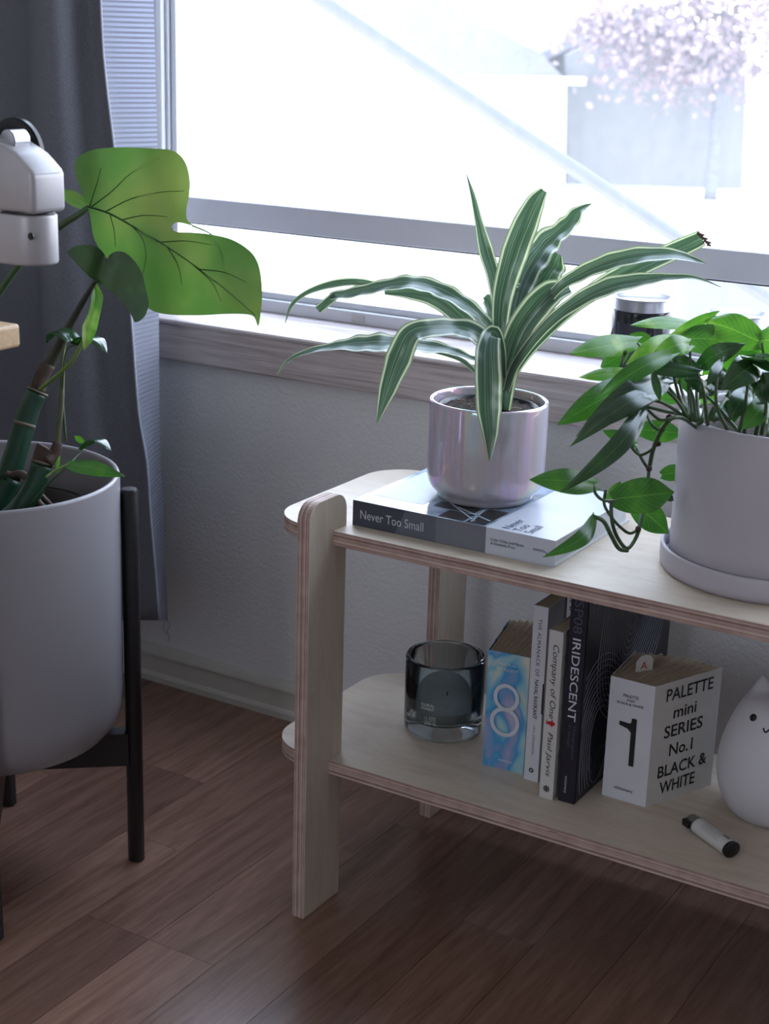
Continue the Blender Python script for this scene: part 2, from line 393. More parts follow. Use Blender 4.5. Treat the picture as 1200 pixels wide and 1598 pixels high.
# laminate strips, 95 mm wide, laid towards the window wall
unit = bpy.data.meshes.new('plank'); t = bmesh.new(); bmesh.ops.create_cube(t, size=1)
bmesh.ops.translate(t, verts=t.verts, vec=(0.5, 0.5, -0.5)); t.to_mesh(unit); t.free(); unit.materials.append(FLOORM)
known = {-1: [-0.3, -0.6015, -1.05], -2: [-0.15, -0.6015, -1.2], -3: [-0.42, -1.0], -4: [-0.25, -0.62, -1.1], 0: [-0.2, -0.86], 1: [-0.33, -0.72, -1.3], 2: [-0.36, -0.9], 3: [-0.17, -0.56, -1.2], 4: [-0.5, -1.1]}
np_ = 0
for k in range(-9, 14):
    xa = -0.0300 + 0.095*k
    if k in known: ends = list(known[k])
    else:
        ends = [-random.uniform(0.15, 0.5)]
    while ends[-1] > -2.3: ends.append(ends[-1]-random.uniform(0.38, 0.62))
    ends[-1] = -2.4
    ya = 0.0
    for yb in ends:
        o = bpy.data.objects.new('plank', unit); COL.objects.link(o); o.parent = floor
        g = 0.0004 if k % 2 else 0.0002
        o.location = (xa+g, yb+0.0003, 0.0); o.scale = (0.095-2*g, ya-yb-0.0006, 0.0085); ya = yb; np_ += 1
# window wall with its opening (147 mm deep reveal)
bm = bmesh.new()
box(bm, (X0-.15, 0, -0.1), (X1+.15, 0.15, WZ0-0.012)); box(bm, (X0-.15, 0, WZ1), (X1+.15, 0.15, ZC))
box(bm, (X0-.15, 0, WZ0-0.012), (WX0, 0.15, WZ1)); box(bm, (WX1, 0, WZ0-0.012), (X1+.15, 0.15, WZ1))
struct('wall_back', bm, WALL)
bm = bmesh.new()
box(bm, (X0-.15, Y0-.15, -0.1), (X0, LY0, ZC)); box(bm, (X0-.15, LY1, -0.1), (X0, 0, ZC)); box(bm, (X0-.15, LY0, -0.1), (X0, LY1, LZ0)); box(bm, (X0-.15, LY0, LZ1), (X0, LY1, ZC))
struct('wall_left', bm, WALL)
w3 = obj('window_3', newbox((X0-.10, LY0, LZ0), (X0-.04, LY1, LZ0+.04)), VINYL, kind='structure')
obj('frame_rail', newbox((X0-.10, LY0, LZ1-.04), (X0-.04, LY1, LZ1)), VINYL, w3)
obj('mullion', newbox((X0-.09, (LY0+LY1)/2-.015, LZ0+.04), (X0-.05, (LY0+LY1)/2+.015, LZ1-.04)), VINYL, w3)
struct('wall_right', newbox((X1, Y0-.15, -0.1), (X1+.15, 0, ZC)), WALL)
bm = bmesh.new()
box(bm, (X0, Y0-.15, -0.1), (X1, Y0, BZ0)); box(bm, (X0, Y0-.15, BZ1), (X1, Y0, ZC))
box(bm, (X0, Y0-.15, BZ0), (BX0, Y0, BZ1)); box(bm, (BX1, Y0-.15, BZ0), (X1, Y0, BZ1))
struct('wall_front', bm, WALL)
struct('ceiling', newbox((X0-.15, Y0-.15, ZC), (X1+.15, 0.15, ZC+.1)), CEIL)
# rear window: frame and mullions
w2 = obj('window_2', newbox((BX0, Y0-.10, BZ0), (BX0+.04, Y0-.04, BZ1)), VINYL, kind='structure')
for nm, lo, hi in (('frame_side', (BX1-.04, Y0-.10, BZ0), (BX1, Y0-.04, BZ1)), ('frame_rail', (BX0+.04, Y0-.10, BZ0), (BX1-.04, Y0-.04, BZ0+.04)),
                   ('frame_rail', (BX0+.04, Y0-.10, BZ1-.04), (BX1-.04, Y0-.04, BZ1)), ('mullion', (0.23, Y0-.09, BZ0+.04), (0.27, Y0-.05, BZ1-.04))):
    obj(nm, newbox(lo, hi), VINYL, w2)
# baseboard with a moulded face
prof = [(0, 0), (-0.013, 0), (-0.0135, 0.010), (-0.0115, 0.0145), (-0.0095, 0.016), (-0.0090, 0.038), (-0.0095, 0.043), (-0.0115, 0.0455), (-0.0110, 0.049), (-0.0080, 0.056), (-0.0055, 0.0595), (-0.003, 0.0615), (0, 0.0615)]
bm = bmesh.new(); prism(bm, [(X0, y, z) for y, z in prof], (X1-X0, 0, 0)); struct('baseboard_back', bm, BASEB)
# sill board and apron with printed wood grain
ZS = WZ0
prof = [(0.147, ZS), (-0.012, ZS), (-0.0185, ZS-0.0012), (-0.0200, ZS-0.004), (-0.0195, ZS-0.0075), (-0.0165, ZS-0.0095), (-0.0165, ZS-0.061), (-0.0145, ZS-0.0635), (0, ZS-0.0635), (0, ZS-0.012), (0.147, ZS-0.012)]
bm = bmesh.new(); prism(bm, [(WX0, y, z) for y, z in prof], (WX1-WX0, 0, 0)); struct('trim_1', bm, GREYW)

# ------------------------------------------------------------------ window
YF = 0.1268
win = obj('window_1', newbox((WX0, YF-0.004, ZS), (WX1, 0.15, ZS+0.019), 0.0015), VINYL, kind='structure')
bm = bmesh.new(); box(bm, (WX0+.012, YF+0.008, ZS+0.019), (WX1, 0.15, ZS+0.029), 0, 0.001); obj('frame_track', bm, VINYL, win)
bm = bmesh.new()
box(bm, (WX0, YF-.006, ZS+.019), (WX0+0.013, 0.15, WZ1), 0, 0.002); obj('jamb', bm, VINYL, win)
bm = bmesh.new(); box(bm, (WX0+.013, YF+.004, ZS+.029), (WX0+0.0185, 0.15, WZ1), 0, 0.001); obj('jamb_bead', bm, VINYL, win)
bm = bmesh.new(); box(bm, (WX0+.0185, YF+.010, ZS+.029), (WX0+0.029, 0.15, WZ1), 0, 0.002); obj('sash_stile', bm, VINYL, win)
obj('jamb', newbox((WX1-.03, YF-.006, ZS+.019), (WX1, 0.15, WZ1), 0.002), VINYL, win)
obj('head_frame', newbox((WX0+.013, YF-.004, WZ1-.04), (WX1-.03, 0.15, WZ1), 0.002), VINYL, win)
rail = obj('meeting_rail', newbox((WX0+.029, YF-0.002, 0.7225), (WX1-.03, YF+0.018, 0.7625), 0.002), VINYL, win)
obj('seal', newbox((WX0+.03, YF+0.001, 0.7205), (WX1-.03, YF+0.012, 0.7225)), BLACKP, win)
c = U(559, 498, 'y', YF-.004)
obj('drain_cover', newbox((c.x-.011, YF-.0058, ZS+.004), (c.x+.011, YF-.0038, ZS+.0145), 0.0008), simple('cloudy_plastic', (196, 192, 190), 0.5), win)
for nm, z0, z1 in (('glass_pane', 0.7625, WZ1-.04), ('glass_pane', ZS+.029, 0.7205)):
    bm = bmesh.new(); vs = [bm.verts.new(p) for p in ((WX0+.029, YF+.012, z0), (WX1-.03, YF+.012, z0), (WX1-.03, YF+.012, z1), (WX0+.029, YF+.012, z1))]
    bm.faces.new(vs); obj(nm, bm, PANE, win)

# ------------------------------------------------------------------ outside
GZ = -3.0
bm = newbox((-120, 0.6, GZ-.2), (60, 140, GZ)); struct('ground', bm, simple('pale_pavement', (186, 186, 186), 0.9, scale=0.3))
def gpatch(px): return [U(x, y, 'z', GZ) for x, y in px]
bm = bmesh.new(); prism(bm, gpatch([(930, 312), (1085, 318), (1088, 344), (950, 334)]), (0, 0, 0.06)); tag(obj('lawn', bm, simple('pale_lawn', (112, 124, 112), 0.95, scale=1.5)), 'pale green strip of lawn before the far house', 'lawn')
bm = bmesh.new(); prism(bm, gpatch([(1066, 430), (1600, 450), (1600, 640), (1066, 640)]), (0, 0, 0.04)); tag(obj('driveway', bm, simple('grey_driveway', (80, 76, 84), 0.9, scale=2)), 'grey driveway below the window at right', 'driveway')
SID = simple('shaded_siding', (108, 109, 110), 0.8, vary=0.05, scale=3); SIDLIT = simple('sunlit_siding', (190, 192, 194), 0.8); ROOFM = simple('grey_shingle', (110, 110, 116), 0.9, vary=0.1, scale=6); TRIMW = simple('white_trim', (235, 235, 235), 0.7)  # sunlit and shaded sides of the house put into separate siding colours
back = Vector((-0.51, 0.86, 0)).normalized()
def vp(pts, d): # upright wall polygon whose plane faces the room
    o = D(pts[0][0], pts[0][1], d); out = []
    for x, y in pts:
        v = (x-600)/FPX*CR-(y-799)/FPX*CU+CW; k = (o-CAM).dot(back)/v.dot(back); out.append(CAM+v*k)
    return out
hb = U(1000, 290, 'z', GZ); hr = root('house', 'pale grey-blue neighbouring house with low gabled roof beyond the glass', 'house', hb)
dH = (hb-CAM).dot(CW)
def wallp(name, pts, d, th, mt): 
    bm = bmesh.new(); P = vp(pts, d); prism(bm, P, back*th); return obj(name, bm, mt, hr)
wallp('gable_wall', [(884, 306), (1158, 318), (1166, 110), (1010, 26), (884, 86)], dH, 6, SID)
wallp('garage_wall', [(560, 300), (881, 306), (884, 128), (560, 118)], dH-1.2, 7, SIDLIT)
wallp('roof', [(668, 117), (884, 126), (846, 84), (690, -4), (640, -30), (622, 30)], dH-1.3, 7.5, ROOFM)
wallp('roof', [(838, 84), (1010, 8), (1190, 104), (1190, 118), (1010, 24), (842, 98)], dH-.4, 7, ROOFM)
wallp('fascia', [(560, 116), (914, 121), (914, 133), (560, 130)], dH-1.6, 0.3, TRIMW)
wallp('soffit_shade', [(720, 134), (878, 138), (878, 146), (720, 144)], dH-1.25, 0.2, ROOFM)  # dark strip painting the shade beneath the eave
wallp('door', [(834, 288), (850, 289), (852, 160), (836, 160)], dH-1.25, 0.1, SID)
# blossom tree
tb = U(1108, 312, 'z', GZ); tr = root('blossom_tree', 'pink blossoming tree with slim trunk at right beyond the glass', 'tree', tb)
td = (tb-CAM).dot(CW)
BARK = simple('grey_bark', (92, 92, 98), 0.9, vary=0.2, scale=8)
bm = bmesh.new(); tube(bm, [tb, D(1114, 230, td), D(1122, 150, td), D(1128, 95, td)], [0.19, 0.15, 0.15, 0.1], 10); obj('trunk', bm, BARK, tr, True)
br = [((1122, 150), (1090, 90), (1040, 50)), ((1122, 150), (1150, 100), (1190, 70)), ((1128, 95), (1132, 40), (1120, -10)), ((1090, 90), (1085, 40), (1060, 0)), ((1040, 50), (1000, 42), (960, 60)), ((1150, 100), (1160, 50), (1200, 10))]
for q in br:
    bm = bmesh.new(); tube(bm, [D(x, y, td) for x, y in q], [0.09, 0.06, 0.03], 7); obj('branch', bm, BARK, tr, True)
BLOS = simple('pink_blossom', (134, 116, 122), 0.9, vary=0.1, scale=3)
bm = bmesh.new()
for i in range(3400):
    cl = random.choice([(1060, 40, 70, 50), (1120, 10, 80, 60), (1010, 60, 60, 40), (1150, 60, 60, 60), (940, 40, 50, 25), (1060, 110, 70, 35), (1180, 0, 70, 50)])
    p = D(random.gauss(cl[0], cl[2]*.9), random.gauss(cl[1], cl[3]*.8), td+random.gauss(0, 0.45))
    if p.z < GZ+1.6: continue
    s = random.uniform(0.05, 0.12); a = Vector([random.gauss(0, 1) for _ in range(3)]).normalized(); b = a.orthogonal().normalized(); c2 = a.cross(b)
    vs = [bm.verts.new(p+s*(b*math.cos(k*1.2566)+c2*math.sin(k*1.2566))) for k in range(5)]; bm.faces.new(vs)
obj('blossoms', bm, BLOS, tr, kind='stuff')
# slanting handrail outside the glass
HR = simple('galvanised_rail', (84, 86, 88), 0.5, 0.2)
A = D(490, -7, 4.0); B = D(1180, 453, 4.4); Cc = A+(B-A)*((GZ-A.z)/(B.z-A.z))
bm = bmesh.new(); tube(bm, [A-(B-A)*.35, Cc], 0.019, 12, 1); tag(obj('slanted_handrail', bm, HR, None, True, loc=Cc), 'grey slanted handrail running down diagonally just outside the window', 'handrail')

# ------------------------------------------------------------------ curtain
rows = [(-1300, 10, 118, 205), (-600, 22, 132, 222), (0, 47, 157, 240), (120, 50, 165, 243), (230, 54, 178, 246), (380, 61, 193, 247), (500, 68, 205, 248), (640, 75, 216, 249), (720, 80, 229, 251), (800, 84, 235, 257), (880, 88, 242, 259), (968, 92, 249, 262)]
def crow(py, e1, e2, e3):
    f = []
    def pt(px, y): f.append(U(px, py, 'y', y))
    pt(e1-260, -0.19); pt(e1-190, -0.075); pt(e1-110, -0.06); pt(e1-60, -0.055); pt(e1-25, -0.055); pt(e1-4, -0.085)
    pt(e1+1, -0.165); pt(e1+18, -0.195); pt((e1*.6+e2*.4), -0.190); pt((e1*.3+e2*.7), -0.160); pt(e2-14, -0.148); pt(e2, -0.158)
    return f
def crow2(py, e1, e2, e3):
    return [U(e2, py, 'y', -0.157), U(e2+(e3-e2)*.18, py, 'y', -0.142), U(e2+(e3-e2)*.5, py, 'y', -0.12), U(e2+(e3-e2)*.8, py, 'y', -0.10), U(e3, py, 'y', -0.085)]
cur = root('curtain', 'long slate-grey curtain hanging in folds at the left of the window', 'curtain', (-0.75, -0.12, 0.15))
for nm, fn, mt in (('drape', crow, CLOTHF), ('turned_back_edge', crow2, CLOTH)):
    G = [catmull(fn(*r_), 6) for r_ in rows]
    # smooth in height as well
    colsN = len(G[0]); GG = [catmull([G[i][j] for i in range(len(G))], 4) for j in range(colsN)]
    bm = bmesh.new(); V = [[bm.verts.new(p) for p in c_] for c_ in GG]
    for a, b in zip(V, V[1:]):
        for i in range(len(a)-1): bm.faces.new((a[i], a[i+1], b[i+1], b[i]))
    o = obj(nm, bm, mt, cur, True)
    if nm == 'drape':
        sm = o.modifiers.new('thickness', 'SOLIDIFY'); sm.thickness = 0.0012
    else: edge_cols = GG
HEMM = simple('pale_hem_thread', (168, 172, 186), 0.9, vary=0.1, scale=400)
bm = bmesh.new(); tube(bm, edge_cols[0], 0.0016, 6, 1); obj('stitched_hem', bm, HEMM, cur, True)
a = edge_cols[0][-1]; z_ = edge_cols[-1][-1]
bm = bmesh.new(); tube(bm, [z_, z_+Vector((.004, 0, -.008)), z_+Vector((-.002, 0, -.017)), z_+Vector((.003, 0, -.026)), z_+Vector((0, 0, -.034))], 0.0012, 5); tube(bm, [z_, z_+Vector((-.008, 0, -.008)), z_+Vector((-.006, 0, -.02)), z_+Vector((.001, 0, -.024))], 0.0008, 5); obj('loose_thread', bm, HEMM, cur, True)
rod_z = edge_cols[0][0].z
bm = bmesh.new(); tube(bm, [(X0, -0.12, rod_z), (X1, -0.12, rod_z)], 0.012, 12, 1); tag(obj('curtain_rod', bm, BLACKW, None, True, loc=(0, -.12, rod_z)), 'dark curtain rod carrying the slate-grey curtain', 'curtain rod')

# ------------------------------------------------------------------ bench
Z1, Z2, TH, YFR, YBK = 0.4759, 0.1899, 0.0172, -0.4162, -0.135
LX = [(-0.0168, 0.0), (0.86, 0.8768)]; LY = [(-0.4650, -0.3885), (-0.1600, -0.0850)]
bench = root('side_bench', 'low two-tier birch plywood bench with exposed laminated edges under the window', 'bench', (0.42, -0.27, 0))
def shelf(zt):
    xl, xr, rr = -0.0955, 0.9555, 0.058
    pts = []
    def arc(cx, cy, a0, a1, n=12):
        for k in range(n+1):
            a = math.radians(a0+(a1-a0)*k/n); pts.append((cx+rr*math.cos(a), cy+rr*math.sin(a)))
    def notch(x0, x1, y, depth_y): pass
    arc(xl+rr, YFR+rr, 180, 270)
    for x0, x1 in LX: pts.extend([(x0, YFR), (x0, LY[0][1]), (x1, LY[0][1]), (x1, YFR)])
    arc(xr-rr, YFR+rr, 270, 360); arc(xr-rr, YBK-rr, 0, 90)
    for x0, x1 in reversed(LX): pts.extend([(x1, YBK), (x1, LY[1][0]), (x0, LY[1][0]), (x0, YBK)])
    arc(xl+rr, YBK-rr, 90, 180)
    # remove doubles
    q = [pts[0]]
    for p in pts[1:]:
        if (Vector(p)-Vector(q[-1])).length > 1e-5: q.append(p)
    bm = bmesh.new(); prism(bm, [(x, y, zt) for x, y in q], (0, 0, -TH), 0, 1)
    obj('shelf', bm, [BIRCH, PLYZ], bench)
shelf(Z1); shelf(Z2)
for x0, x1 in LX:
    for y0, y1 in LY:
        pts = [(y0, 0)] 
        r_ = 0.021; zt = 0.5170
        for k in range(9): a = math.radians(180-90*k/8); pts.append((y0+r_+r_*math.cos(a), zt-r_+r_*math.sin(a)))
        for k in range(9): a = math.radians(90-90*k/8); pts.append((y1-r_+r_*math.cos(a), zt-r_+r_*math.sin(a)))
        pts.append((y1, 0))
        bm = bmesh.new(); prism(bm, [(x0, y, z) for y, z in pts], (x1-x0, 0, 0), 0, 1)
        bmesh.ops.bevel(bm, geom=[e for e in bm.edges if len(e.link_faces) == 2 and e.link_faces[0].material_index != e.link_faces[1].material_index], offset=0.0006, segments=1, affect='EDGES')
        obj('leg', bm, [BIRCHV, PLYX], bench)

# ------------------------------------------------------------------ books
# large book lying flat
bx0, bx1, by0, by1, bz0, bz1 = 0.0052, 0.2605, -0.3835, -0.178, Z1, 0.5062
bk = root('design_book', 'large design book lying flat on the bench under the iridescent pot', 'book', (0.13, -0.28, Z1))
def mat_cover_sheen():
    t = NT('photo_cover_sheen'); f = t.noise(t.pos((2, 3, 1)), 14, 1, 0.3, 0.2)
    t.base(t.ramp(f, [(0.0, s2l((96, 112, 130))), (0.42, s2l((128, 146, 164))), (0.55, s2l((164, 184, 202)))]))  # pale blue sky reflection painted into the cover picture
    t.p.inputs['Roughness'].default_value = 0.18; t.p.inputs['Coat Weight'].default_value = 0.8; t.p.inputs['Coat Roughness'].default_value = 0.12; return t.m
PHOTO_SHEEN = mat_cover_sheen()
GLOSSW = simple('glossy_white_cover', (190, 194, 204), 0.38, vary=0.02, Coat_Weight=0.05)
sp = U(758, 840, 'y', by0).x
for lo, hi, mt in (((bx0, by0, bz1-.0022), (sp, by1, bz1), PHOTO_SHEEN), ((sp, by0, bz1-.0022), (bx1, by1, bz1), GLOSSW), ((bx0, by0, bz0), (bx1, by1, bz0+.0022), OFFW)):
    obj('cover', newbox(lo, hi, 0.0005), mt, bk)
SPD = simple('dark_slate_spine', (62, 66, 78), 0.35); SPM = simple('mid_slate_spine', (92, 96, 108), 0.35); SPL = simple('grey_spine', (112, 114, 124), 0.35)
xs = [U(x, 820, 'y', by0).x for x in (636, 678)]
spn = obj('spine', newbox((bx0, by0-.0004, bz0+.0002), (sp, by0+.002, bz1-.0002)), SPM, bk)
obj('spine', newbox((sp, by0-.0004, bz0+.0002), (bx1, by0+.002, bz1-.0002)), GLOSSW, bk)
def flatpoly(name, pts, mt, par, n, th=0.0003):
    bm = bmesh.new(); prism(bm, pts, Vector(n)*th); return obj(name, bm, mt, par)
ys = by0-.0004
flatpoly('printed_panel', [(bx0, ys, bz0+.0004), (xs[0]-.016, ys, bz0+.0004), (xs[0]-.004, ys, bz1-.0006), (bx0, ys, bz1-.0006)], SPD, bk, (0, -1, 0))
flatpoly('printed_panel', [(xs[1]+.002, ys, bz0+.0004), (sp, ys, bz0+.0004), (sp, ys, bz1-.0006), (xs[1]+.002, ys, bz1-.0006)], SPL, bk, (0, -1, 0))
text('Never Too Small', SILV, bk, (bx0+.010+.042, by0-.0009, bz0+.0150), (1, 0, 0), (0, 0, 1), width=0.083, height=0.0105, name='title_lettering')
text('Colin Chee, Joel Beath\n& Elizabeth Price', INK, bk, (sp+.0065, by0-.0006, bz0+.0155), (1, 0, 0), (0, 0, 1), width=0.040, align='LEFT', name='author_lettering')
bm = bmesh.new(); tube(bm, [(sp+.058, by0-.0006, bz0+.0155), (sp+.071, by0-.0006, bz0+.0155), (sp+.071, by0-.0006, bz0+.0170), (sp+.058, by0-.0006, bz0+.0170), (sp+.058, by0-.0006, bz0+.0155)], 0.0003, 5, 1); tube(bm, [(sp+.071, by0-.0006, bz0+.0155), (sp+.0735, by0-.0006, bz0+.0155), (sp+.0735, by0-.0006, bz0+.0115)], 0.0004, 5, 1); obj('emblem', bm, INK, bk)
obj('pages', newbox((bx0+.003, by0+.003, bz0+.0022), (bx1-.004, by1-.003, bz1-.0022)), PAGEW, bk)
zt = bz1+.0001
DKP = simple('dark_print', (44, 42, 42), 0.3); PLP = simple('pale_print', (176, 196, 212), 0.3)
for pts, mt in (([(sp-.062, by0+.002), (sp-.03, by0+.002), (sp-.03, by0+.030), (sp-.062, by0+.030)], DKP), ([(sp-.027, by0+.002), (sp-.003, by0+.002), (sp-.003, by0+.060), (sp-.027, by0+.060)], DKP),
                ([(sp-.086, by0+.034), (sp-.034, by0+.034), (sp-.034, by0+.054), (sp-.086, by0+.054)], DKP), ([(bx0+.008, by0+.03), (bx0+.075, by0+.03), (bx0+.075, by0+.15), (bx0+.008, by0+.15)], PLP),
                ([(bx0+.085, by0+.06), (sp-.09, by0+.06), (sp-.09, by0+.18), (bx0+.085, by0+.18)], SPL)):
    flatpoly('printed_panel', [(x, y, zt) for x, y in pts], mt, bk, (0, 0, 1), 0.00015)
for a_, b_ in (((sp-.060, by0+.045), (sp-.006, by0+.020)), ((sp-.075, by0+.055), (sp-.02, by0+.010)), ((sp-.03, by0+.052), (sp-.022, by0+.006))):
    a_, b_ = Vector(a_), Vector(b_); q = (b_-a_).orthogonal().normalized()*.0011
    flatpoly('printed_panel', [(*(a_+q), zt+.0002), (*(b_+q), zt+.0002), (*(b_-q), zt+.0002), (*(a_-q), zt+.0002)], PLP, bk, (0, 0, 1), 0.0001)
for i, wd_ in enumerate(('Never', 'Too', 'Small')):
    text(wd_, INKBLUE, bk, (sp+.020+.0135*i, by0+.006, bz1), (0, 1, 0), (-1, 0, 0), height=0.0105, align='LEFT', name='title_lettering')

def upright(nm, label, x0, x1, y0, depth, h, cover, pages=PAGES, th=0.0012, z0=None, rot=0):
    z0 = Z2 if z0 is None else z0
    r = root(nm, label, 'book', ((x0+x1)/2, y0+depth/2, z0), 'books standing on the lower shelf')
    obj('cover', newbox((x0, y0, z0), (x0+th, y0+depth, z0+h), 0.0003), cover, r)
    obj('cover', newbox((x1-th, y0, z0), (x1, y0+depth, z0+h), 0.0003), cover, r)
    obj('spine', newbox((x0, y0-.0004, z0), (x1, y0+th, z0+h), 0.0003), cover, r)
    obj('pages', newbox((x0+th, y0+th, z0+.0008), (x1-th, y0+depth-.002, z0+h-.0012)), pages, r)
    return r
DN, RT = (0, 0, -1), (1, 0, 0); FX, UPV = (1, 0, 0), (0, 0, 1)
# iridescent compact book, pages fanned
def fanned(nm, label, sl, sr, fr, fl, h, cover, ccover, pg):
    r = root(nm, label, 'book', ((sl[0]+sr[0])/2, (sl[1]+fl[1])/2, Z2), 'books standing on the lower shelf')
    t_ = 0.0011
    def slab(a, b, off, hh, name, mt, z0=Z2):
        a, b = Vector(a), Vector(b); q = (b-a).orthogonal().normalized()*off
        pts = [(*a, z0), (*b, z0), (*(b+q), z0), (*(a+q), z0)]; bm = bmesh.new(); prism(bm, pts, (0, 0, hh)); return obj(name, bm, mt, r)
    slab(sl, sr, t_, h, 'spine', cover); slab(sr, fr, t_, h, 'cover', ccover); slab(fl, sl, t_, h, 'cover', ccover)
    n = 26; bm = bmesh.new()
    for i in range(n):
        u0, u1 = (i+.06)/n, (i+.94)/n
        A0 = Vector(sl).lerp(Vector(sr), .03+.94*u0); A1 = Vector(sl).lerp(Vector(sr), .03+.94*u1)
        B0 = Vector(fl).lerp(Vector(fr), .04+.92*u0); B1 = Vector(fl).lerp(Vector(fr), .04+.92*u1)
        k = 0.0035*math.sin(i*2.4)+0.012*math.sin(math.pi*u0)
        d0 = (B0-A0).normalized()*(k-.003); hh = h-.0016-.0012*(i % 3)/3
        prism(bm, [(A0.x, A0.y+.0012, Z2+.0006), (A1.x, A1.y+.0012, Z2+.0006), (*(B1+d0), Z2+.0006), (*(B0+d0), Z2+.0006)], (0, 0, hh))
    obj('pages', bm, pg, r)
    return r
b8 = fanned('holographic_book', 'small blue holographic book with a big white figure eight, left of the row', (0.1563, -0.3218), (0.2080, -0.3172), (0.2085, -0.212), (0.1300, -0.216), 0.147, HOLO, HOLO, PAGES)
y8 = -0.3202; X8 = 0.1820
def ring(cx, cz, rx, rz, w, y, mt, par, name, n=40):
    bm = bmesh.new(); o_ = []; i_ = []
    for k in range(n):
        a = 2*math.pi*k/n; o_.append(bm.verts.new((cx+rx*math.cos(a), y+ (cx+rx*math.cos(a)-X8)*.089, cz+rz*math.sin(a)))); i_.append(bm.verts.new((cx+(rx-w)*math.cos(a), y+(cx+(rx-w)*math.cos(a)-X8)*.089, cz+(rz-w)*math.sin(a))))
    for k in range(n): bm.faces.new((o_[k], o_[(k+1) % n], i_[(k+1) % n], i_[k]))
    obj(name, bm, mt, par)
ring(X8+.0005, Z2+.0925, .0160, .0172, .0046, y8-.0012, SILV, b8, 'numeral')
ring(X8+.0000, Z2+.0615, .0184, .0186, .0048, y8-.0014, SILV, b8, 'numeral')
text('PALETTE mini', SILV, b8, (X8, y8-.001, Z2+.1335), (1, .089, 0), UPV, width=0.020); text('IRIDESCENT', SILV, b8, (X8, y8-.001, Z2+.127), (1, .089, 0), UPV, width=0.026)
text('victionary', SILV, b8, (X8+.003, y8-.001, Z2+.012), (1, .089, 0), UPV, width=0.018)
# slim white paperback
al = upright('paperback', 'tall white paperback spelling THE ALMANACK on its slim spine', 0.2133, 0.2316, -0.3268, 0.140, 0.2165, PAPERW)
text('THE ALMANACK OF', INK, al, (0.2225, -0.3273, Z2+.2015), DN, RT, width=0.070, height=0.0046, align='LEFT', space=1.15)
text('NAVAL RAVIKANT', INK, al, (0.2225, -0.3273, Z2+.1275), DN, RT, width=0.0485, height=0.0048, align='LEFT', bold=0.012)
text('ERIC JORGENSON', DIM, al, (0.2225, -0.3273, Z2+.0700), DN, RT, width=0.0360, height=0.0036, align='LEFT', space=1.2)
bm = bmesh.new()
for k in range(8):
    a = k*math.pi/4; c0 = Vector((0.2225+.0022*math.cos(a), -.3274, Z2+.0135+.0022*math.sin(a))); lathe_ = [c0+Vector((.0010*math.cos(q), 0, .0010*math.sin(q))) for q in [j*math.pi/3 for j in range(6)]]
    prism(bm, lathe_, (0, -.0002, 0))
obj('emblem', bm, INK, al)
obj('printed_bar', newbox((0.2303, -0.3276, Z2+.0865), (0.2318, -0.3270, Z2+.124)), INK, al)
# paperback set back in the gap
tb_ = upright('paperback', 'white-spined book set back between two white paperbacks, only its top showing', 0.2335, 0.2465, -0.281, 0.150, 0.228, NAVY)
obj('printed_spine', newbox((0.2336, -0.2822, Z2), (0.2464, -0.2815, Z2+.228)), PAPERW, tb_)
text('The B', INK, tb_, (0.2405, -0.2823, Z2+.226), DN, RT, height=0.0070, align='LEFT', shear=0.3)
# cream paperback
co = upright('paperback', 'white paperback titled Company of One with a red fish on its spine', 0.2480, 0.2652, -0.3573, 0.130, 0.2045, OFFW)
text('Company of One', INK, co, (0.2566, -0.3578, Z2+.1895), DN, RT, width=0.0885, height=0.0094, align='LEFT', shear=0.25)
text('Paul Jarvis', INK, co, (0.2566, -0.3578, Z2+.0830), DN, RT, width=0.054, height=0.0078, align='LEFT', shear=0.25)
fz = Z2+.0935; fx = 0.2566; F = [(4.8*math.cos(q), 2.7*math.sin(q)) for q in [math.pi*k/9 for k in range(-7, 8)]] + [(-4.6, 1.2), (-6.8, 3.4), (-6.0, 0), (-6.8, -3.0), (-4.6, -1.2)]
flatpoly('fish_emblem', [(fx+.0008+a*.00098, -.3578, fz+b*.00098) for a, b in F], REDI, co, (0, -1, 0), .0002)
flatpoly('fish_fin', [(fx+.0008, -.3578, fz+.0024), (fx+.0030, -.3578, fz+.0024), (fx+.0012, -.3578, fz+.0056)], REDI, co, (0, -1, 0), .0002)
flatpoly('fish_fin', [(fx+.0008, -.3578, fz-.0024), (fx+.0028, -.3578, fz-.0024), (fx+.0010, -.3578, fz-.0050)], REDI, co, (0, -1, 0), .0002)
bm = bmesh.new(); wc = Vector((0.2566, -.3579, Z2+.0125))
tube(bm, [wc+Vector((.0030*math.cos(k*math.pi/6), 0, .0030*math.sin(k*math.pi/6))) for k in range(13)], .0005, 4, 1)
for k in range(4):
    v_ = Vector((math.cos(k*math.pi/4), 0, math.sin(k*math.pi/4)))*.0046; tube(bm, [wc-v_, wc+v_], .0004, 4, 1)
obj('wheel_emblem', bm, INK, co)
random.seed(3); bm = bmesh.new()
for i in range(26):
    c0 = Vector((0.26545, -.352+random.random()*.02, Z2+.02+.16*i/26)); tube(bm, [c0+Vector((0, .003*math.cos(q), .003*math.sin(q))) for q in (0, 1, 2, 3, 4)], .00025, 4, 2)
obj('printed_pattern', bm, LINEI, co)
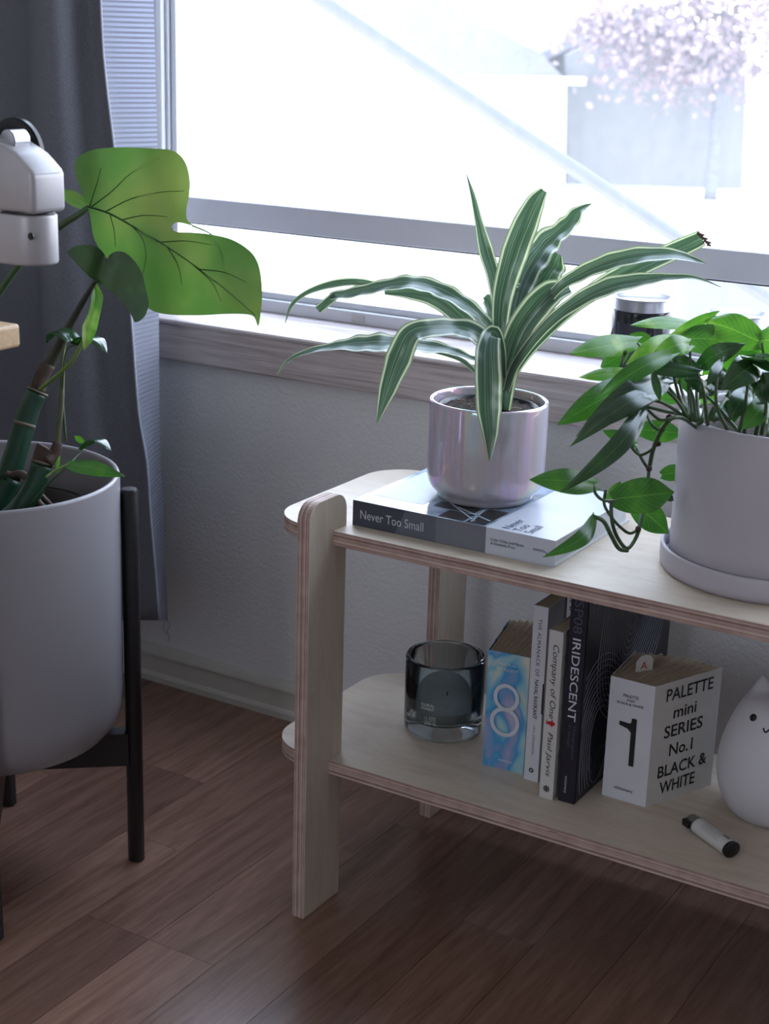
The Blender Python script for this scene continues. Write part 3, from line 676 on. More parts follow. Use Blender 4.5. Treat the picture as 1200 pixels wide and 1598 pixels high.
# navy hardback
nx0, nx1, ny0, ndp, nh = 0.2696, 0.2898, -0.3530, 0.262, 0.2560
iv = upright('hardback', 'large navy hardback spelling IRIDESCENT in white down the spine', nx0, nx1, ny0, ndp, nh, NAVY, th=0.003)
mx_ = (nx0+nx1)/2
text('SP08', DIM, iv, (mx_, ny0-.0006, Z2+.2440), DN, RT, width=0.038, height=0.0105, align='LEFT')
text('IRIDESCENT', SILV, iv, (mx_, ny0-.0006, Z2+.2005), DN, RT, width=0.0985, height=0.0098, align='LEFT', bold=0.006)
text('Holographics\nin design', DIM, iv, (mx_+.001, ny0-.0006, Z2+.0960), DN, RT, width=0.041, height=0.0105, align='LEFT')
text('victionary', SILV, iv, (mx_-.002, ny0-.0006, Z2+.0330), DN, RT, width=0.0215, height=0.0036, align='LEFT')
FXP = nx1+.0002
# contour lines on the cover, clipped to the cover
bm = bmesh.new()
def cover_line(cy, cz, ry, rz, ph):
    run = []
    for k in range(97):
        a = 2*math.pi*k/96; w_ = 1+.07*math.sin(3*a+ph)+.05*math.sin(2*a-ph*.6)
        y, z = cy+ry*w_*math.cos(a), cz+rz*w_*math.sin(a)
        ok = ny0+.006 < y < ny0+ndp-.006 and Z2+.006 < z < Z2+nh-.006
        if ok: run.append((FXP, y, z))
        if (not ok or k == 96) and run:
            if len(run) > 2: tube(bm, run, .0005, 4, 1, False)
            run = []
for i in range(15): cover_line(ny0+.135, Z2+.180, .008+.0068*i, .008+.0072*i, i*.16)
for i in range(10): cover_line(ny0+.06, Z2+.055, .030+.007*i, .045+.0062*i, 1+i*.12)
obj('contour_print', bm, LINEI, iv, kind='stuff')
text('IRID', DIM, iv, (nx1, ny0+.012, Z2+.033), (0, 1, 0), UPV, height=0.028, align='LEFT'); text('PA', DIM, iv, (nx1, ny0+.012, Z2+.236), (0, 1, 0), UPV, height=0.02, align='LEFT')
text('SP08', DIM, iv, (nx1, ny0+.018, Z2+.105), (0, 1, 0), UPV, height=0.018, align='LEFT')
# white compact book, half open
sl, sr, fr, fl = (0.3057, -0.3121), (0.3594, -0.3128), (0.4015, -0.2161), (0.2990, -0.2250)
bw = fanned('compact_book', 'small thick white book with a black figure one on its spine, right end of row', sl, sr, fr, fl, 0.1475, PAPERW, OFFW, PAGES)
xm = (sl[0]+sr[0])/2; yb = -0.3137
text('PALETTE', INK, bw, (xm-.0005, yb, Z2+.1290), FX, UPV, width=0.0185); text('mini', INK, bw, (xm-.0005, yb, Z2+.1245), FX, UPV, width=0.009); text('BLACK & WHITE', INK, bw, (xm-.0005, yb, Z2+.1195), FX, UPV, width=0.0315)
N1 = [(-.0118, .0972), (-.0118, .0925), (-.0015, .0900), (.0028, .0860), (.0028, .0455), (.0085, .0455), (.0085, .1035), (.0028, .1035), (.0024, .0985), (.0006, .0965)]
flatpoly('numeral', [(xm+a, yb+.0002, Z2+b) for a, b in N1], INK, bw, (0, -1, 0), .0004)
text('victionary', INK, bw, (xm-.001, yb, Z2+.0145), FX, UPV, width=0.023)
cdv = (Vector(fr)-Vector(sr)).normalized(); cx3 = Vector((cdv.x, cdv.y, 0)); cn = Vector((cdv.y, -cdv.x, 0))
for s_, u_, z_h, w_ in (('PALETTE', .055, .1325, .074), ('mini', .050, .1085, .036), ('SERIES', .050, .0870, .061), ('No.1', .050, .0630, .037), ('BLACK &', .053, .0390, .078), ('WHITE', .048, .0180, .056)):
    o_ = Vector((sr[0], sr[1], Z2+z_h))+cx3*u_+cn*.0002
    text(s_, INK, bw, o_, cx3, UPV, width=w_, height=.0150 if s_ != 'mini' else .0135, bold=.012)
bmk = D(985, 1024, 1.79)
bm = bmesh.new(); q_ = Vector((0.6, 0.8, 0)).normalized()
prism(bm, [Vector((0.3230, -.2830, Z2+.12))+q_*u_+Vector((0, 0, w_)) for u_, w_ in ((0, 0), (.022, 0), (.022, .040), (.018, .044), (.012, .046), (.005, .044), (0, .038))], q_.cross(Vector((0, 0, 1)))*.0006)
bkm = obj('bookmark', bm, OFFW, bw); text('A', REDI, bw, Vector((0.3230, -.2830, Z2+.153))+q_*.010+q_.cross(Vector((0, 0, 1)))*.0008, q_, UPV, height=.009, name='bookmark_print')

# ------------------------------------------------------------------ candle glass
cc = (0.0674, -0.2598); cr_ = 0.0492; cz = Z2; ct = 0.2895
ca = root('candle_jar', 'smoky blue-grey glass candle jar at the left end of the lower shelf', 'candle', (cc[0], cc[1], cz))
bm = bmesh.new()
lathe(bm, [(0, cz+.001), (cr_-.010, cz+.0005), (cr_-.003, cz+.002), (cr_-.0006, cz+.007), (cr_, cz+.014), (cr_, ct-.003), (cr_-.001, ct-.0008), (cr_-.0030, ct), (cr_-.0052, ct-.001), (cr_-.0062, ct-.004), (cr_-.0062, cz+.026), (cr_-.009, cz+.020), (cr_-.018, cz+.0165), (0, cz+.0155)], cc, 72)
obj('glass', bm, SMOKE, ca, True)
WAX = simple('grey_wax', (150, 150, 140), 0.6, Subsurface_Weight=0.2)
bm = bmesh.new(); r_ = cr_-.0066
lathe(bm, [(0, cz+.0165), (r_-.012, cz+.0175), (r_-.002, cz+.022), (r_, cz+.027), (r_, cz+.036), (r_-.002, cz+.037), (0, cz+.036)], cc, 48); obj('wax', bm, WAX, ca, True, angle=40)
for dx in (.004,):
    bm = bmesh.new(); tube(bm, [(cc[0]+dx, cc[1], cz+.035), (cc[0]+dx+.001, cc[1], cz+.041)], .0011, 6, 1); obj('wick', bm, BLACKP, ca)
def wrapc(p):
    ax = Vector((cc[0], cc[1])); f0 = (Vector((CAM.x, CAM.y))-ax).normalized(); sd = Vector((-f0.y, f0.x))
    u_ = p.x; a = u_/cr_; rr = cr_+.0003
    q = ax+f0*rr*math.cos(a)+sd*rr*math.sin(a); return Vector((q.x, q.y, p.z))
CLAB = simple('candle_lettering', (196, 198, 190), 0.5)
for s_, u_, z_, w_ in (('FLORAL', -.020, .050, .017), ('FOREST', -.020, .045, .017), ('11 OZ', -.017, .033, .015), ('305 G', -.016, .027, .015)):
    text(s_, CLAB, ca, (u_, 0, cz+z_), (1, 0, 0), (0, 0, 1), width=w_, wrap=wrapc, depth=0)

# ------------------------------------------------------------------ cat figurine
kc = U(1202, 1268, 'z', Z2)
kt = root('cat_figurine', 'white egg-shaped cat figurine with dot eyes at the right end of the lower shelf', 'figurine', kc)
bm = bmesh.new(); K = [(0, 0), (.034, 0), (.042, .002), (.051, .011), (.0590, .026), (.0635, .044), (.0645, .060), (.0622, .080), (.0575, .098), (.0510, .116), (.0442, .130), (.0380, .1385), (.0280, .1450), (.0140, .1480), (0, .1485)]
Kp = catmull([(a, b, 0) for a, b in K], 4)
lathe(bm, [(max(0, p.x), kc.z+max(p.y, 0)) for p in Kp], kc, 64); CATM = simple('matte_silicone_white', (206, 204, 208), 0.5, vary=0.01, Subsurface_Weight=0.1)
f0 = Vector((CAM.x-kc.x, CAM.y-kc.y, 0)).normalized(); f0 = (Matrix.Rotation(math.radians(-13), 3, 'Z') @ f0); sd = Vector((-f0.y, f0.x, 0))
# raise two ears out of the same surface
for v in bm.verts:
    d = v.co-kc
    for s_ in (-1, 1):
        e = Vector((sd*s_*.0245).to_tuple()); q = Vector((d.x-e.x, d.y-e.y)); k = math.exp(-(q.length/.0100)**2) if d.z > .1 else 0
        v.co.z += .015*k
obj('body', bm, CATM, kt, True)
def cat_r(z): 
    for a, b in zip(Kp, Kp[1:]):
        if a.y <= z <= b.y: return a.x+(b.x-a.x)*(z-a.y)/max(1e-6, b.y-a.y)
    return .05
def on_cat(ang, z, off=.0):
    rr = cat_r(z)+off; return Vector((kc.x, kc.y, 0))+(f0*math.cos(ang)+sd*math.sin(ang))*rr+Vector((0, 0, kc.z+z))
for s_ in (-1, 1):
    bm = bmesh.new(); p = on_cat(s_*.46, .127, -.0005); bmesh.ops.create_uvsphere(bm, u_segments=16, v_segments=10, radius=.0046); 
    nrm = (f0*math.cos(s_*.37)+sd*math.sin(s_*.37)+Vector((0, 0, .35))).normalized(); rot_ = nrm.to_track_quat('Z', 'Y').to_matrix()
    for v in bm.verts: v.co = rot_ @ Vector((v.co.x, v.co.y, v.co.z*.35)) + p
    obj('eye', bm, INK, kt, True)
bm = bmesh.new(); pts = []
for k in range(13):
    u_ = -.13+.26*k/12; pts.append(on_cat(u_, .1215-.0035*abs(math.sin(k/12*2*math.pi)), .0002))
tube(bm, pts, .0009, 6, 1); obj('mouth', bm, INK, kt, True)

# ------------------------------------------------------------------ lighter
a = U(1078, 1292, 'z', Z2+.0); b = U(1138, 1336, 'z', Z2+.0); ax = (b-a).normalized(); sdv = Vector((-ax.y, ax.x, 0))
lr = root('lighter', 'small white pocket lighter with black end cap lying near shelf edge', 'lighter', a)
lr_rz = 0.0090
def capsule(name, u0, u1, ry, rz, mt, bev=.0006, zoff=0):
    bm = bmesh.new(); n = 28; rings = []
    for u_, k in ((u0, .9), (u0+bev, 1), (u1-bev, 1), (u1, .9)):
        rings.append([bm.verts.new(a+ax*u_+sdv*(ry*k*math.cos(2*math.pi*i/n))+Vector((0, 0, lr_rz+zoff+rz*k*math.sin(2*math.pi*i/n)))) for i in range(n)])
    for p, q in zip(rings, rings[1:]):
        for i in range(n): bm.faces.new((p[i], p[(i+1) % n], q[(i+1) % n], q[i]))
    bm.faces.new(rings[0][::-1]); bm.faces.new(rings[-1]); bmesh.ops.recalc_face_normals(bm, faces=bm.faces[:]); return obj(name, bm, mt, lr, True, angle=50)
LL = (b-a).length+.004
capsule('body', .012, LL-.0045, .0102, .0088, OFFW); capsule('end_cap', LL-.0045, LL, .0106, .0090, BLACKP)
capsule('metal_hood', -.001, .0118, .0088, .0078, simple('dark_chrome', (150, 148, 146), 0.3, 0.8)); 
bm = bmesh.new(); box(bm, (-.002, -.0045, -.003), (.010, .0045, .0045), 0, .001); 
R3 = Matrix((ax, sdv, Vector((0, 0, 1)))).transposed()
for v in bm.verts: v.co = R3 @ v.co + a + Vector((0, 0, lr_rz)) - sdv*.0075
obj('thumb_lever', bm, BLACKP, lr)
def lwrap(p):
    u_, w_ = p.x, p.y; an = math.pi/2 - .55 - w_/.0095
    return a+ax*u_+sdv*(.0105*math.cos(an+1.1))*1.0+Vector((0, 0, lr_rz+.0091*math.sin(an+1.1)))
for i in range(7):
    text('keep away from children ignite away', INK, lr, (LL*.55, -.0035+.0013*i, 0), (1, 0, 0), (0, 1, 0), width=.030-.002*(i % 3), height=.0007, wrap=lwrap, depth=0, name='warning_print')
bm = bmesh.new()
for i in range(14):
    u_ = LL*.74+.0007*i; w0, w1 = .0052, .0085
    vs = [bm.verts.new(lwrap(Vector(q))) for q in ((u_, w0, 0), (u_+.0004, w0, 0), (u_+.0004, w1, 0), (u_, w1, 0))]; bm.faces.new(vs)
obj('barcode', bm, INK, lr)

# ------------------------------------------------------------------ leaves
def uvset(bm, key):
    uvl = bm.loops.layers.uv.new('UVMap')
    for f in bm.faces:
        for l in f.loops: l[uvl].uv = key[l.vert]
def strap(parent, pts, mat=DRAC, fold=0.28, face=None, wav=0.0, name='leaf', blunt=False):
    """ribbon leaf: pts = (px, py, depth, full width in px, tilt deg)"""
    C_ = catmull([Vector(D(p[0], p[1], p[2])) for p in pts], 8); n = len(C_)
    W = [p[3] for p in pts]; T = [p[4] if len(p) > 4 else 0 for p in pts]; m_ = len(pts)-1
    bm = bmesh.new(); key = {}; rows_ = []
    for i, c0 in enumerate(C_):
        t = i/(n-1)*m_; k = min(int(t), m_-1); w = W[k]+(W[k+1]-W[k])*(t-k); tl = math.radians(T[k]+(T[k+1]-T[k])*(t-k))
        d = (C_[min(i+1, n-1)]-C_[max(i-1, 0)]).normalized()
        nn = TOC if face is None else face
        s_ = d.cross(nn).normalized(); n_ = s_.cross(d).normalized()
        s2 = s_*math.cos(tl)+n_*math.sin(tl); n2 = -s_*math.sin(tl)+n_*math.cos(tl)
        hw = w/2*(c0-CAM).dot(CW)/FPX/max(.35, math.cos(tl)); row = []
        for j in range(-3, 4):
            v_ = j/3; p = c0+s2*hw*v_-n2*hw*fold*(1-abs(v_))+n2*wav*hw*math.sin(i*.9+j)*abs(v_)
            vt = bm.verts.new(p); key[vt] = ((v_+1)/2, i/(n-1)); row.append(vt)
        rows_.append(row)
    for a_, b_ in zip(rows_, rows_[1:]):
        for j in range(6): bm.faces.new((a_[j], a_[j+1], b_[j+1], b_[j]))
    uvset(bm, key); return obj(name, bm, mat, parent, True)
def heart(parent, base, tip, width, mat=POTH, arch=0.12, fold=0.12, face=None, lean=0.0, droop=0.0, lobe=0.13, name='leaf', pe=0.36, side=0.0, roll=0.0):
    """heart-shaped leaf. base/tip = (px, py, depth), width in px"""
    B_, T_ = D(*base), D(*tip); a_ = T_-B_; L = a_.length
    nn = (TOC+Vector((0, 0, lean))).normalized() if face is None else face
    s_ = a_.cross(nn).normalized(); n_ = s_.cross(a_).normalized()
    if roll:
        q = Matrix.Rotation(math.radians(roll), 3, a_.normalized()); s_ = q @ s_; n_ = q @ n_
    hw = width/2*((base[2]+tip[2])/2)/FPX/max(.3, math.cos(math.radians(roll))); NR, NC = 16, 5
    bm = bmesh.new(); key = {}; R_ = []
    for i in range(NR+1):
        t = i/NR; ww = (t**.5)*((1-t**1.9)**1.05)*1.66
        row = []
        for j in range(-NC, NC+1):
            v_ = j/NC; back_ = lobe*L*abs(v_)**1.4*(1-t)**5
            if i == 0: wv = .34*hw*v_; back_ = lobe*L*abs(v_)*.9
            else: wv = hw*min(ww, 1.02)*v_
            p = B_+a_*t-a_.normalized()*back_+s_*(wv+side*L*math.sin(math.pi*t))+n_*(arch*L*math.sin(math.pi*min(t, 1))-droop*L*t*t-fold*hw*(1-abs(v_))*min(ww, 1)+.05*hw*math.sin(t*9+j*.7)*abs(v_)) - n_*(.22*hw*abs(v_)**2*min(ww, 1))
            vt = bm.verts.new(p); key[vt] = ((v_+1)/2, t); row.append(vt)
        R_.append(row)
    for p, q in zip(R_, R_[1:]):
        for j in range(2*NC): bm.faces.new((p[j], p[j+1], q[j+1], q[j]))
    bmesh.ops.remove_doubles(bm, verts=bm.verts[:], dist=1e-6)
    key = {v: key[v] for v in bm.verts if v in key}
    uvl = bm.loops.layers.uv.new('UVMap')
    for f in bm.faces:
        for l in f.loops: l[uvl].uv = key.get(l.vert, (.5, .5))
    return obj(name, bm, mat, parent, True)
def stem(parent, pts, r0, r1=None, mat=STEM, name='stem', segs=8):
    r1 = r0 if r1 is None else r1; n = len(pts)
    bm = bmesh.new(); tube(bm, [D(*p) for p in pts], [r0+(r1-r0)*i/(n-1) for i in range(n)], segs, 5); return obj(name, bm, mat, parent, True)

# ------------------------------------------------------------------ striped plant in the iridescent pot
pc = Vector((0.1183, -0.277, bz1+.0004)); R0 = 0.0682; zt = 0.6215; zb = pc.z
dr = root('potted_dracaena', 'striped dracaena in a pearly iridescent pot standing on the flat book', 'potted plant', pc)
bm = bmesh.new(); lathe(bm, [(0, zb+.003), (.050, zb+.003), (.0525, zb), (.0555, zb+.0008), (.0568, zb+.005), (.0580, zb+.0075), (.0620, zb+.0105), (.0655, zb+.0150), (.0675, zb+.0205), (R0, zb+.027), (R0, zt-.003), (R0-.0008, zt-.0008), (R0-.0025, zt), (R0-.0042, zt-.0008), (R0-.0050, zt-.003), (R0-.0050, zb+.02), (R0-.012, zb+.010), (0, zb+.009)], pc, 96)
obj('pot', bm, IRI, dr, True)
bm = bmesh.new(); lathe(bm, [(.048, zb+.012), (.0555, zt-.0085), (.0572, zt-.0080), (.0572, zt-.0095), (.0500, zb+.011)], pc, 48); obj('nursery_liner', bm, BLACKP, dr, True)
def soil(parent, c, r, z, seed, mat=SOIL):
    bm = bmesh.new(); N = 14; rings = [[bm.verts.new((c[0], c[1], z+.002))]]
    for i in range(1, N+1):
        rr = r*i/N; rings.append([bm.verts.new((c[0]+rr*math.cos(2*math.pi*k/40), c[1]+rr*math.sin(2*math.pi*k/40), z+.0045*noise.noise(Vector((rr*math.cos(2*math.pi*k/40)*140+seed, rr*math.sin(2*math.pi*k/40)*140, 0))))) for k in range(40)])
    for k in range(40): bm.faces.new((rings[0][0], rings[1][k], rings[1][(k+1) % 40]))
    for a_, b_ in zip(rings[1:], rings[2:]):
        for k in range(40): bm.faces.new((a_[k], b_[k], b_[(k+1) % 40], a_[(k+1) % 40]))
    obj('soil', bm, mat, parent, True, kind='stuff')
soil(dr, pc, .0552, zt-.0125, 3)
random.seed(5); ROOTC = simple('pale_root_bits', (150, 128, 108), 0.9, vary=0.3, scale=300)
bm = bmesh.new()
for i in range(16):
    aa = random.random()*6.28; rr = .02+random.random()*.028; p = Vector((pc.x+rr*math.cos(aa), pc.y+rr*math.sin(aa), zt-.0105)); q = [p]
    for k in range(3): q.append(q[-1]+Vector((random.gauss(0, .004), random.gauss(0, .004), random.gauss(0, .0025))))
    tube(bm, q, .0006, 5, 3)
obj('root_bits', bm, ROOTC, dr, kind='stuff')
dz = 1.795
def P3(l): return [(a_[0], a_[1], dz+a_[2], a_[3], a_[4] if len(a_) > 4 else 0) for a_ in l]
LV = [
 [(780, 560, 0, 12), (777, 500, .01, 15), (772, 440, .02, 22), (758, 390, .03, 24), (747, 345, .03, 13), (738, 305, .03, 8), (728, 272, .03, 1)],
 [(781, 600, 0, 14), (780, 520, .0, 24), (785, 460, -.01, 34), (803, 395, -.02, 44), (820, 350, -.02, 42), (836, 315, -.02, 30), (849, 297, -.02, 13)],
 [(786, 590, .01, 14), (800, 500, .03, 26, 10), (815, 440, .05, 44, 10), (835, 400, .06, 56, 10), (858, 372, .07, 52, 10), (885, 350, .07, 38, 10), (903, 328, .07, 22, 10), (923, 318, .07, 2)],
 [(788, 590, .01, 14), (800, 520, .03, 34, 10), (822, 465, .04, 60, 10), (846, 432, .05, 66, 10), (862, 410, .06, 50, 10), (871, 396, .06, 18, 10)],
 [(791, 605, 0, 10), (815, 560, -.0, 18), (853, 517, -.01, 20), (895, 478, -.02, 24), (945, 443, -.02, 30), (1000, 415, -.02, 32), (1055, 390, -.01, 30), (1084, 377, -.01, 28), (1096, 371, -.01, 25)],
 [(800, 560, -.01, 12), (830, 505, -.03, 16), (868, 452, -.05, 18), (905, 427, -.06, 28), (950, 408, -.07, 34), (1000, 397, -.07, 32), (1050, 396, -.06, 22), (1082, 404, -.05, 12), (1103, 412, -.05, 1)],
 [(790, 610, -.02, 12), (805, 568, -.03, 16), (850, 510, -.05, 20), (900, 470, -.07, 28), (950, 446, -.08, 34), (1000, 436, -.08, 26), (1040, 432, -.08, 14), (1085, 433, -.08, 7), (1125, 448, -.08, 1)],
 [(785, 640, -.01, 24), (788, 600, -.02, 34), (795, 560, -.03, 40), (812, 515, -.04, 46), (838, 478, -.05, 48), (862, 456, -.05, 42), (890, 448, -.04, 20)],
 [(785, 592, -.02, 12), (780, 545, -.05, 20), (770, 519, -.06, 26), (762, 545, -.075, 40), (762, 590, -.085, 44), (763, 640, -.085, 40), (765, 680, -.08, 24), (764, 720, -.075, 2)],
 [(783, 600, -.01, 14), (772, 555, -.03, 30), (745, 520, -.05, 40), (710, 510, -.06, 34), (668, 512, -.08, 30, 20), (640, 522, -.09, 36, 10), (622, 560, -.09, 44), (604, 610, -.09, 28), (588, 660, -.09, 2)],
 [(780, 600, .0, 8), (760, 568, .01, 8), (733, 557, .01, 10), (700, 545, .0, 20), (650, 537, -.02, 34), (600, 534, -.04, 40), (560, 536, -.05, 34), (520, 540, -.06, 16), (480, 548, -.07, 10), (450, 562, -.07, 6), (432, 584, -.07, 1)],
 [(600, 448, .04, 10), (560, 440, .05, 12), (520, 443, .05, 13), (480, 456, .05, 8), (455, 476, .05, 6), (445, 504, .05, 1)],
 [(778, 590, 0, 12), (772, 530, 0, 24), (750, 495, -.01, 30), (715, 466, -.02, 30), (675, 447, -.02, 34), (635, 440, -.03, 30), (590, 447, -.03, 24), (550, 456, -.03, 22), (515, 462, -.03, 16)],
 [(776, 570, .02, 12), (752, 525, .03, 20), (716, 492, .04, 30), (680, 464, .05, 34), (640, 455, .05, 26), (600, 456, .05, 8)],
 [(782, 625, .0, 5), (752, 592, .0, 6), (725, 565, .0, 8), (700, 555, .0, 5), (665, 547, 0, 2)],
 [(778, 560, .03, 14), (770, 500, .04, 18), (763, 470, .05, 20), (757, 462, .05, 10)],
]
FC = [None]*len(LV)
for i, l in enumerate(LV):
    if i == 7: strap(dr, P3(l), fold=.35)
    elif i in (10, 12): strap(dr, P3(l), fold=.2, wav=.12, face=(TOC+Vector((0, 0, .9))).normalized())
    elif i in (2, 3): strap(dr, P3(l), fold=.25, wav=.12, face=(TOC+Vector((-.2, .1, .7))).normalized())
    elif i in (5, 6, 9): strap(dr, P3(l), fold=.25, wav=.08, face=(TOC+Vector((0, 0, .6))).normalized())
    else: strap(dr, P3(l), fold=.3, wav=.06)
strap(dr, [(523, 461, dz-.03, 14), (510, 472, dz-.03, 15), (496, 484, dz-.03, 14)], fold=.1)
TIPB = simple('dry_brown_tip', (92, 60, 50), 0.8, vary=0.3, scale=200)
bm = bmesh.new()
for k in range(7):
    p = D(1088+k*2.6, 363+k*3.0, dz-.011); q = D(1094+k*2.6+3*(k % 2), 364+k*3.0+2*((k+1) % 2), dz-.012); tube(bm, [p, q], [.0022, .0009], 5, 1)
obj('dry_leaf_tip', bm, TIPB, dr)
bm = bmesh.new(); tube(bm, [D(785, 640, dz), D(786, 600, dz), D(784, 560, dz)], [.007, .0062, .004], 10); obj('stem', bm, simple('dracaena_stem', (88, 96, 78), 0.6), dr, True)

# ------------------------------------------------------------------ white pot with trailing pothos
wc_ = Vector((0.4547, -0.2496, Z1))
sa = root('saucer', 'round white ceramic saucer under the white pothos pot', 'saucer', wc_)
bm = bmesh.new(); lathe(bm, [(0, Z1), (.112, Z1), (.1170, Z1+.001), (.1192, Z1+.005), (.1197, Z1+.010), (.1197, Z1+.0245), (.1190, Z1+.0262), (.1170, Z1+.0266), (.1152, Z1+.0255), (.1148, Z1+.010), (.110, Z1+.0075), (0, Z1+.0075)], wc_, 96); obj('dish', bm, WHITECER, sa, True, angle=60)
pz = Z1+.0077; pt_ = 0.6475; PR = .1110
po = root('potted_pothos', 'trailing green pothos in a plain white cylinder pot at right', 'potted plant', (wc_.x, wc_.y, pz))
bm = bmesh.new(); lathe(bm, [(0, pz), (PR-.006, pz), (PR-.002, pz+.0015), (PR-.001, pz+.006), (PR, pt_-.003), (PR-.0008, pt_-.0008), (PR-.0025, pt_), (PR-.0045, pt_-.0008), (PR-.0055, pt_-.003), (PR-.0065, pz+.012), (0, pz+.010)], wc_, 96); obj('pot', bm, WHITECER, po, True, angle=60)
soil(po, wc_, PR-.0060, pt_-.008, 9)
e = 1.60
def Z(zx, zy): return (800+zx/2.96, 420+zy/2.96)     # points read in a 2.96x enlargement
def H(b_, t_, w, db=0, dt=0, **k): return heart(po, (*Z(*b_), e+db), (*Z(*t_), e+dt), w/2.96, **k)
H((575, 335), (262, 390), 132, .03, -.02, mat=POTHV, arch=.05, lean=.3)
H((520, 385), (405, 455), 100, .08, .08, mat=POTH)
H((850, 260), (540, 258), 95, .10, .06, mat=POTHV, arch=.06, lean=.8)
H((735, 330), (522, 440), 130, .03, .0, mat=POTHV, arch=.15)
H((815, 345), (640, 400), 120, .0, -.02, mat=POTHV, arch=.25, lean=.2)
H((725, 395), (374, 608), 108, -.06, -.08, mat=POTH, arch=.2, lean=.3, pe=.4)
H((855, 478), (558, 458), 86, -.05, -.06, mat=POTHD, arch=.08, lean=.3)
H((560, 480), (305, 500), 80, .02, -.02, mat=POTHV, arch=.05, lean=.2)
H((560, 520), (205, 720), 165, .0, -.05, mat=POTH, arch=.12, lean=.1)
H((712, 505), (290, 775), 175, -.05, -.09, mat=POTHD, arch=.25, lean=.2, lobe=.05)
H((690, 560), (262, 822), 110, -.07, -.11, mat=POTHD, arch=.2, lean=.5, lobe=.05)
H((615, 605), (218, 1035), 112, -.07, -.12, mat=POTHD, arch=.18, lean=0, lobe=.03, side=-.06)
H((650, 480), (682, 612), 48, -.09, -.09, mat=POTHD, arch=.05)
H((1140, 335), (885, 235), 190, .03, .06, mat=POTHV, arch=.12, lean=.1)
H((1140, 330), (1330, 330), 200, .03, .0, mat=POTHV, arch=.12, lean=.1)
H((750, 300), (960, 190), 60, .06, .06, mat=POTHV, arch=.04)
H((780, 320), (1070, 350), 170, .06, .05, mat=POTH, arch=.16, lean=.2)
H((870, 445), (1075, 345), 120, .0, -.03, mat=POTHD, arch=.3, lean=.2)
H((880, 460), (1060, 350), 150, .05, .04, mat=POTHV, arch=.06)
H((1030, 330), (1200, 420), 130, .06, .06, mat=POTH, arch=.05)
H((1060, 410), (1300, 470), 120, -.06, -.08, mat=POTHD, arch=.2, face=Vector((-.1, .35, 1)).normalized())
H((1120, 440), (960, 560), 170, -.06, -.09, mat=POTHD, arch=.28, lean=.2)
H((1120, 450), (1150, 620), 150, -.04, -.08, mat=POTHD, arch=.25, lean=.2)
H((960, 430), (895, 540), 60, -.07, -.09, mat=POTHD, arch=.1, face=Vector((.2, .7, .7)).normalized())
H((900, 560), (790, 510), 80, -.02, -.03, mat=POTHD, arch=.2, lean=.2)
H((1180, 600), (1060, 740), 130, -.04, -.06, mat=POTH, arch=.15)
H((1230, 560), (1160, 480), 90, -.08, -.10, mat=POTHD, arch=.2)
H((1000, 600), (1130, 560), 120, .0, .0, mat=POTHD, arch=.2)
H((700, 400), (880, 470), 80, .04, .03, mat=POTHD, arch=.15)
H((870, 610), (950, 575), 60, .05, .04, mat=POTHV)
H((760, 600), (640, 580), 80, .10, .12, mat=POTH)
H((960, 640), (1100, 660), 90, .02, .0, mat=POTHD, arch=.2)
H((1240, 420), (1060, 470), 110, .08, .06, mat=POTH, arch=.1)
H((640, 330), (540, 300), 60, .08, .08, mat=POTH)
for b_, t_, w_, d_, mt_ in (((1010, 640), (900, 700), 110, .02, POTHD), ((1080, 560), (1000, 700), 120, -.02, POTHD), ((1180, 540), (1250, 660), 130, -.06, POTHD), ((940, 520), (860, 600), 100, .04, POTHD), ((1150, 640), (1040, 640), 120, .03, POTHD),
                          ((880, 560), (990, 520), 110, .05, POTHD), ((1090, 500), (1180, 560), 130, .04, POTHD), ((760, 470), (640, 540), 110, .03, POTHD), ((830, 560), (740, 500), 90, .05, POTH), ((980, 700), (1060, 640), 90, .06, POTHD), ((1010, 480), (930, 520), 110, .05, POTHD), ((1200, 700), (1110, 690), 110, .05, POTHD), ((860, 640), (790, 690), 90, .08, POTHD)):
    H(b_, t_, w_, d_, d_-.02, mat=mt_, arch=.2, lean=random.uniform(-.1, .5))
H((1210, 470), (1050, 400), 130, -.07, -.09, mat=POTHD, arch=.1, face=Vector((-.05, .5, 1)).normalized())
# trailing vine leaves
H((562, 808), (415, 745), 74, -.02, -.03, mat=POTH, arch=.08, roll=10)
H((590, 740), (790, 760), 122, .08, .10, mat=POTH, arch=.08)
H((378, 995), (76, 972), 142, -.08, -.12, mat=POTH, arch=.1, lean=.2)
H((462, 1062), (748, 1030), 195, -.05, .0, mat=POTH, arch=.1, lobe=.06)
H((375, 1138), (136, 1332), 88, -.08, -.12, mat=POTH, arch=.22, side=-.10, lobe=.04)
H((560, 1080), (722, 1222), 150, .06, .07, mat=POTH, arch=.08)
H((690, 950), (790, 930), 90, .08, .10, mat=POTH)
H((440, 1070), (500, 980), 60, .02, .02, mat=POTH)
H((700, 1040), (745, 1070), 40, .06, .07, mat=POTHD)
def ST(pts, r0=.0016, r1=None, mat=STEM): return stem(po, [(*Z(x, y), e+d) for x, y, d in pts], r0, r1, mat)
ST([(860, 740, .02), (790, 690, -.03), (735, 690, -.05), (690, 740, -.04), (650, 830, -.03), (630, 925, -.02)], .0022)
ST([(780, 670, 0), (700, 655, -.05), (610, 632, -.06)], .0022, .0016)
ST([(612, 595, -.02), (618, 660, -.02), (640, 715, -.03), (672, 745, -.03)])
ST([(675, 800, -.03), (640, 835, -.03), (590, 858, -.02), (555, 830, -.02), (550, 808, -.02)])
ST([(578, 755, .06), (565, 800, .0), (590, 865, -.02), (620, 915, -.02)])
ST([(735, 690, -.05), (680, 695, -.05), (630, 655, -.05), (612, 632, -.05)])
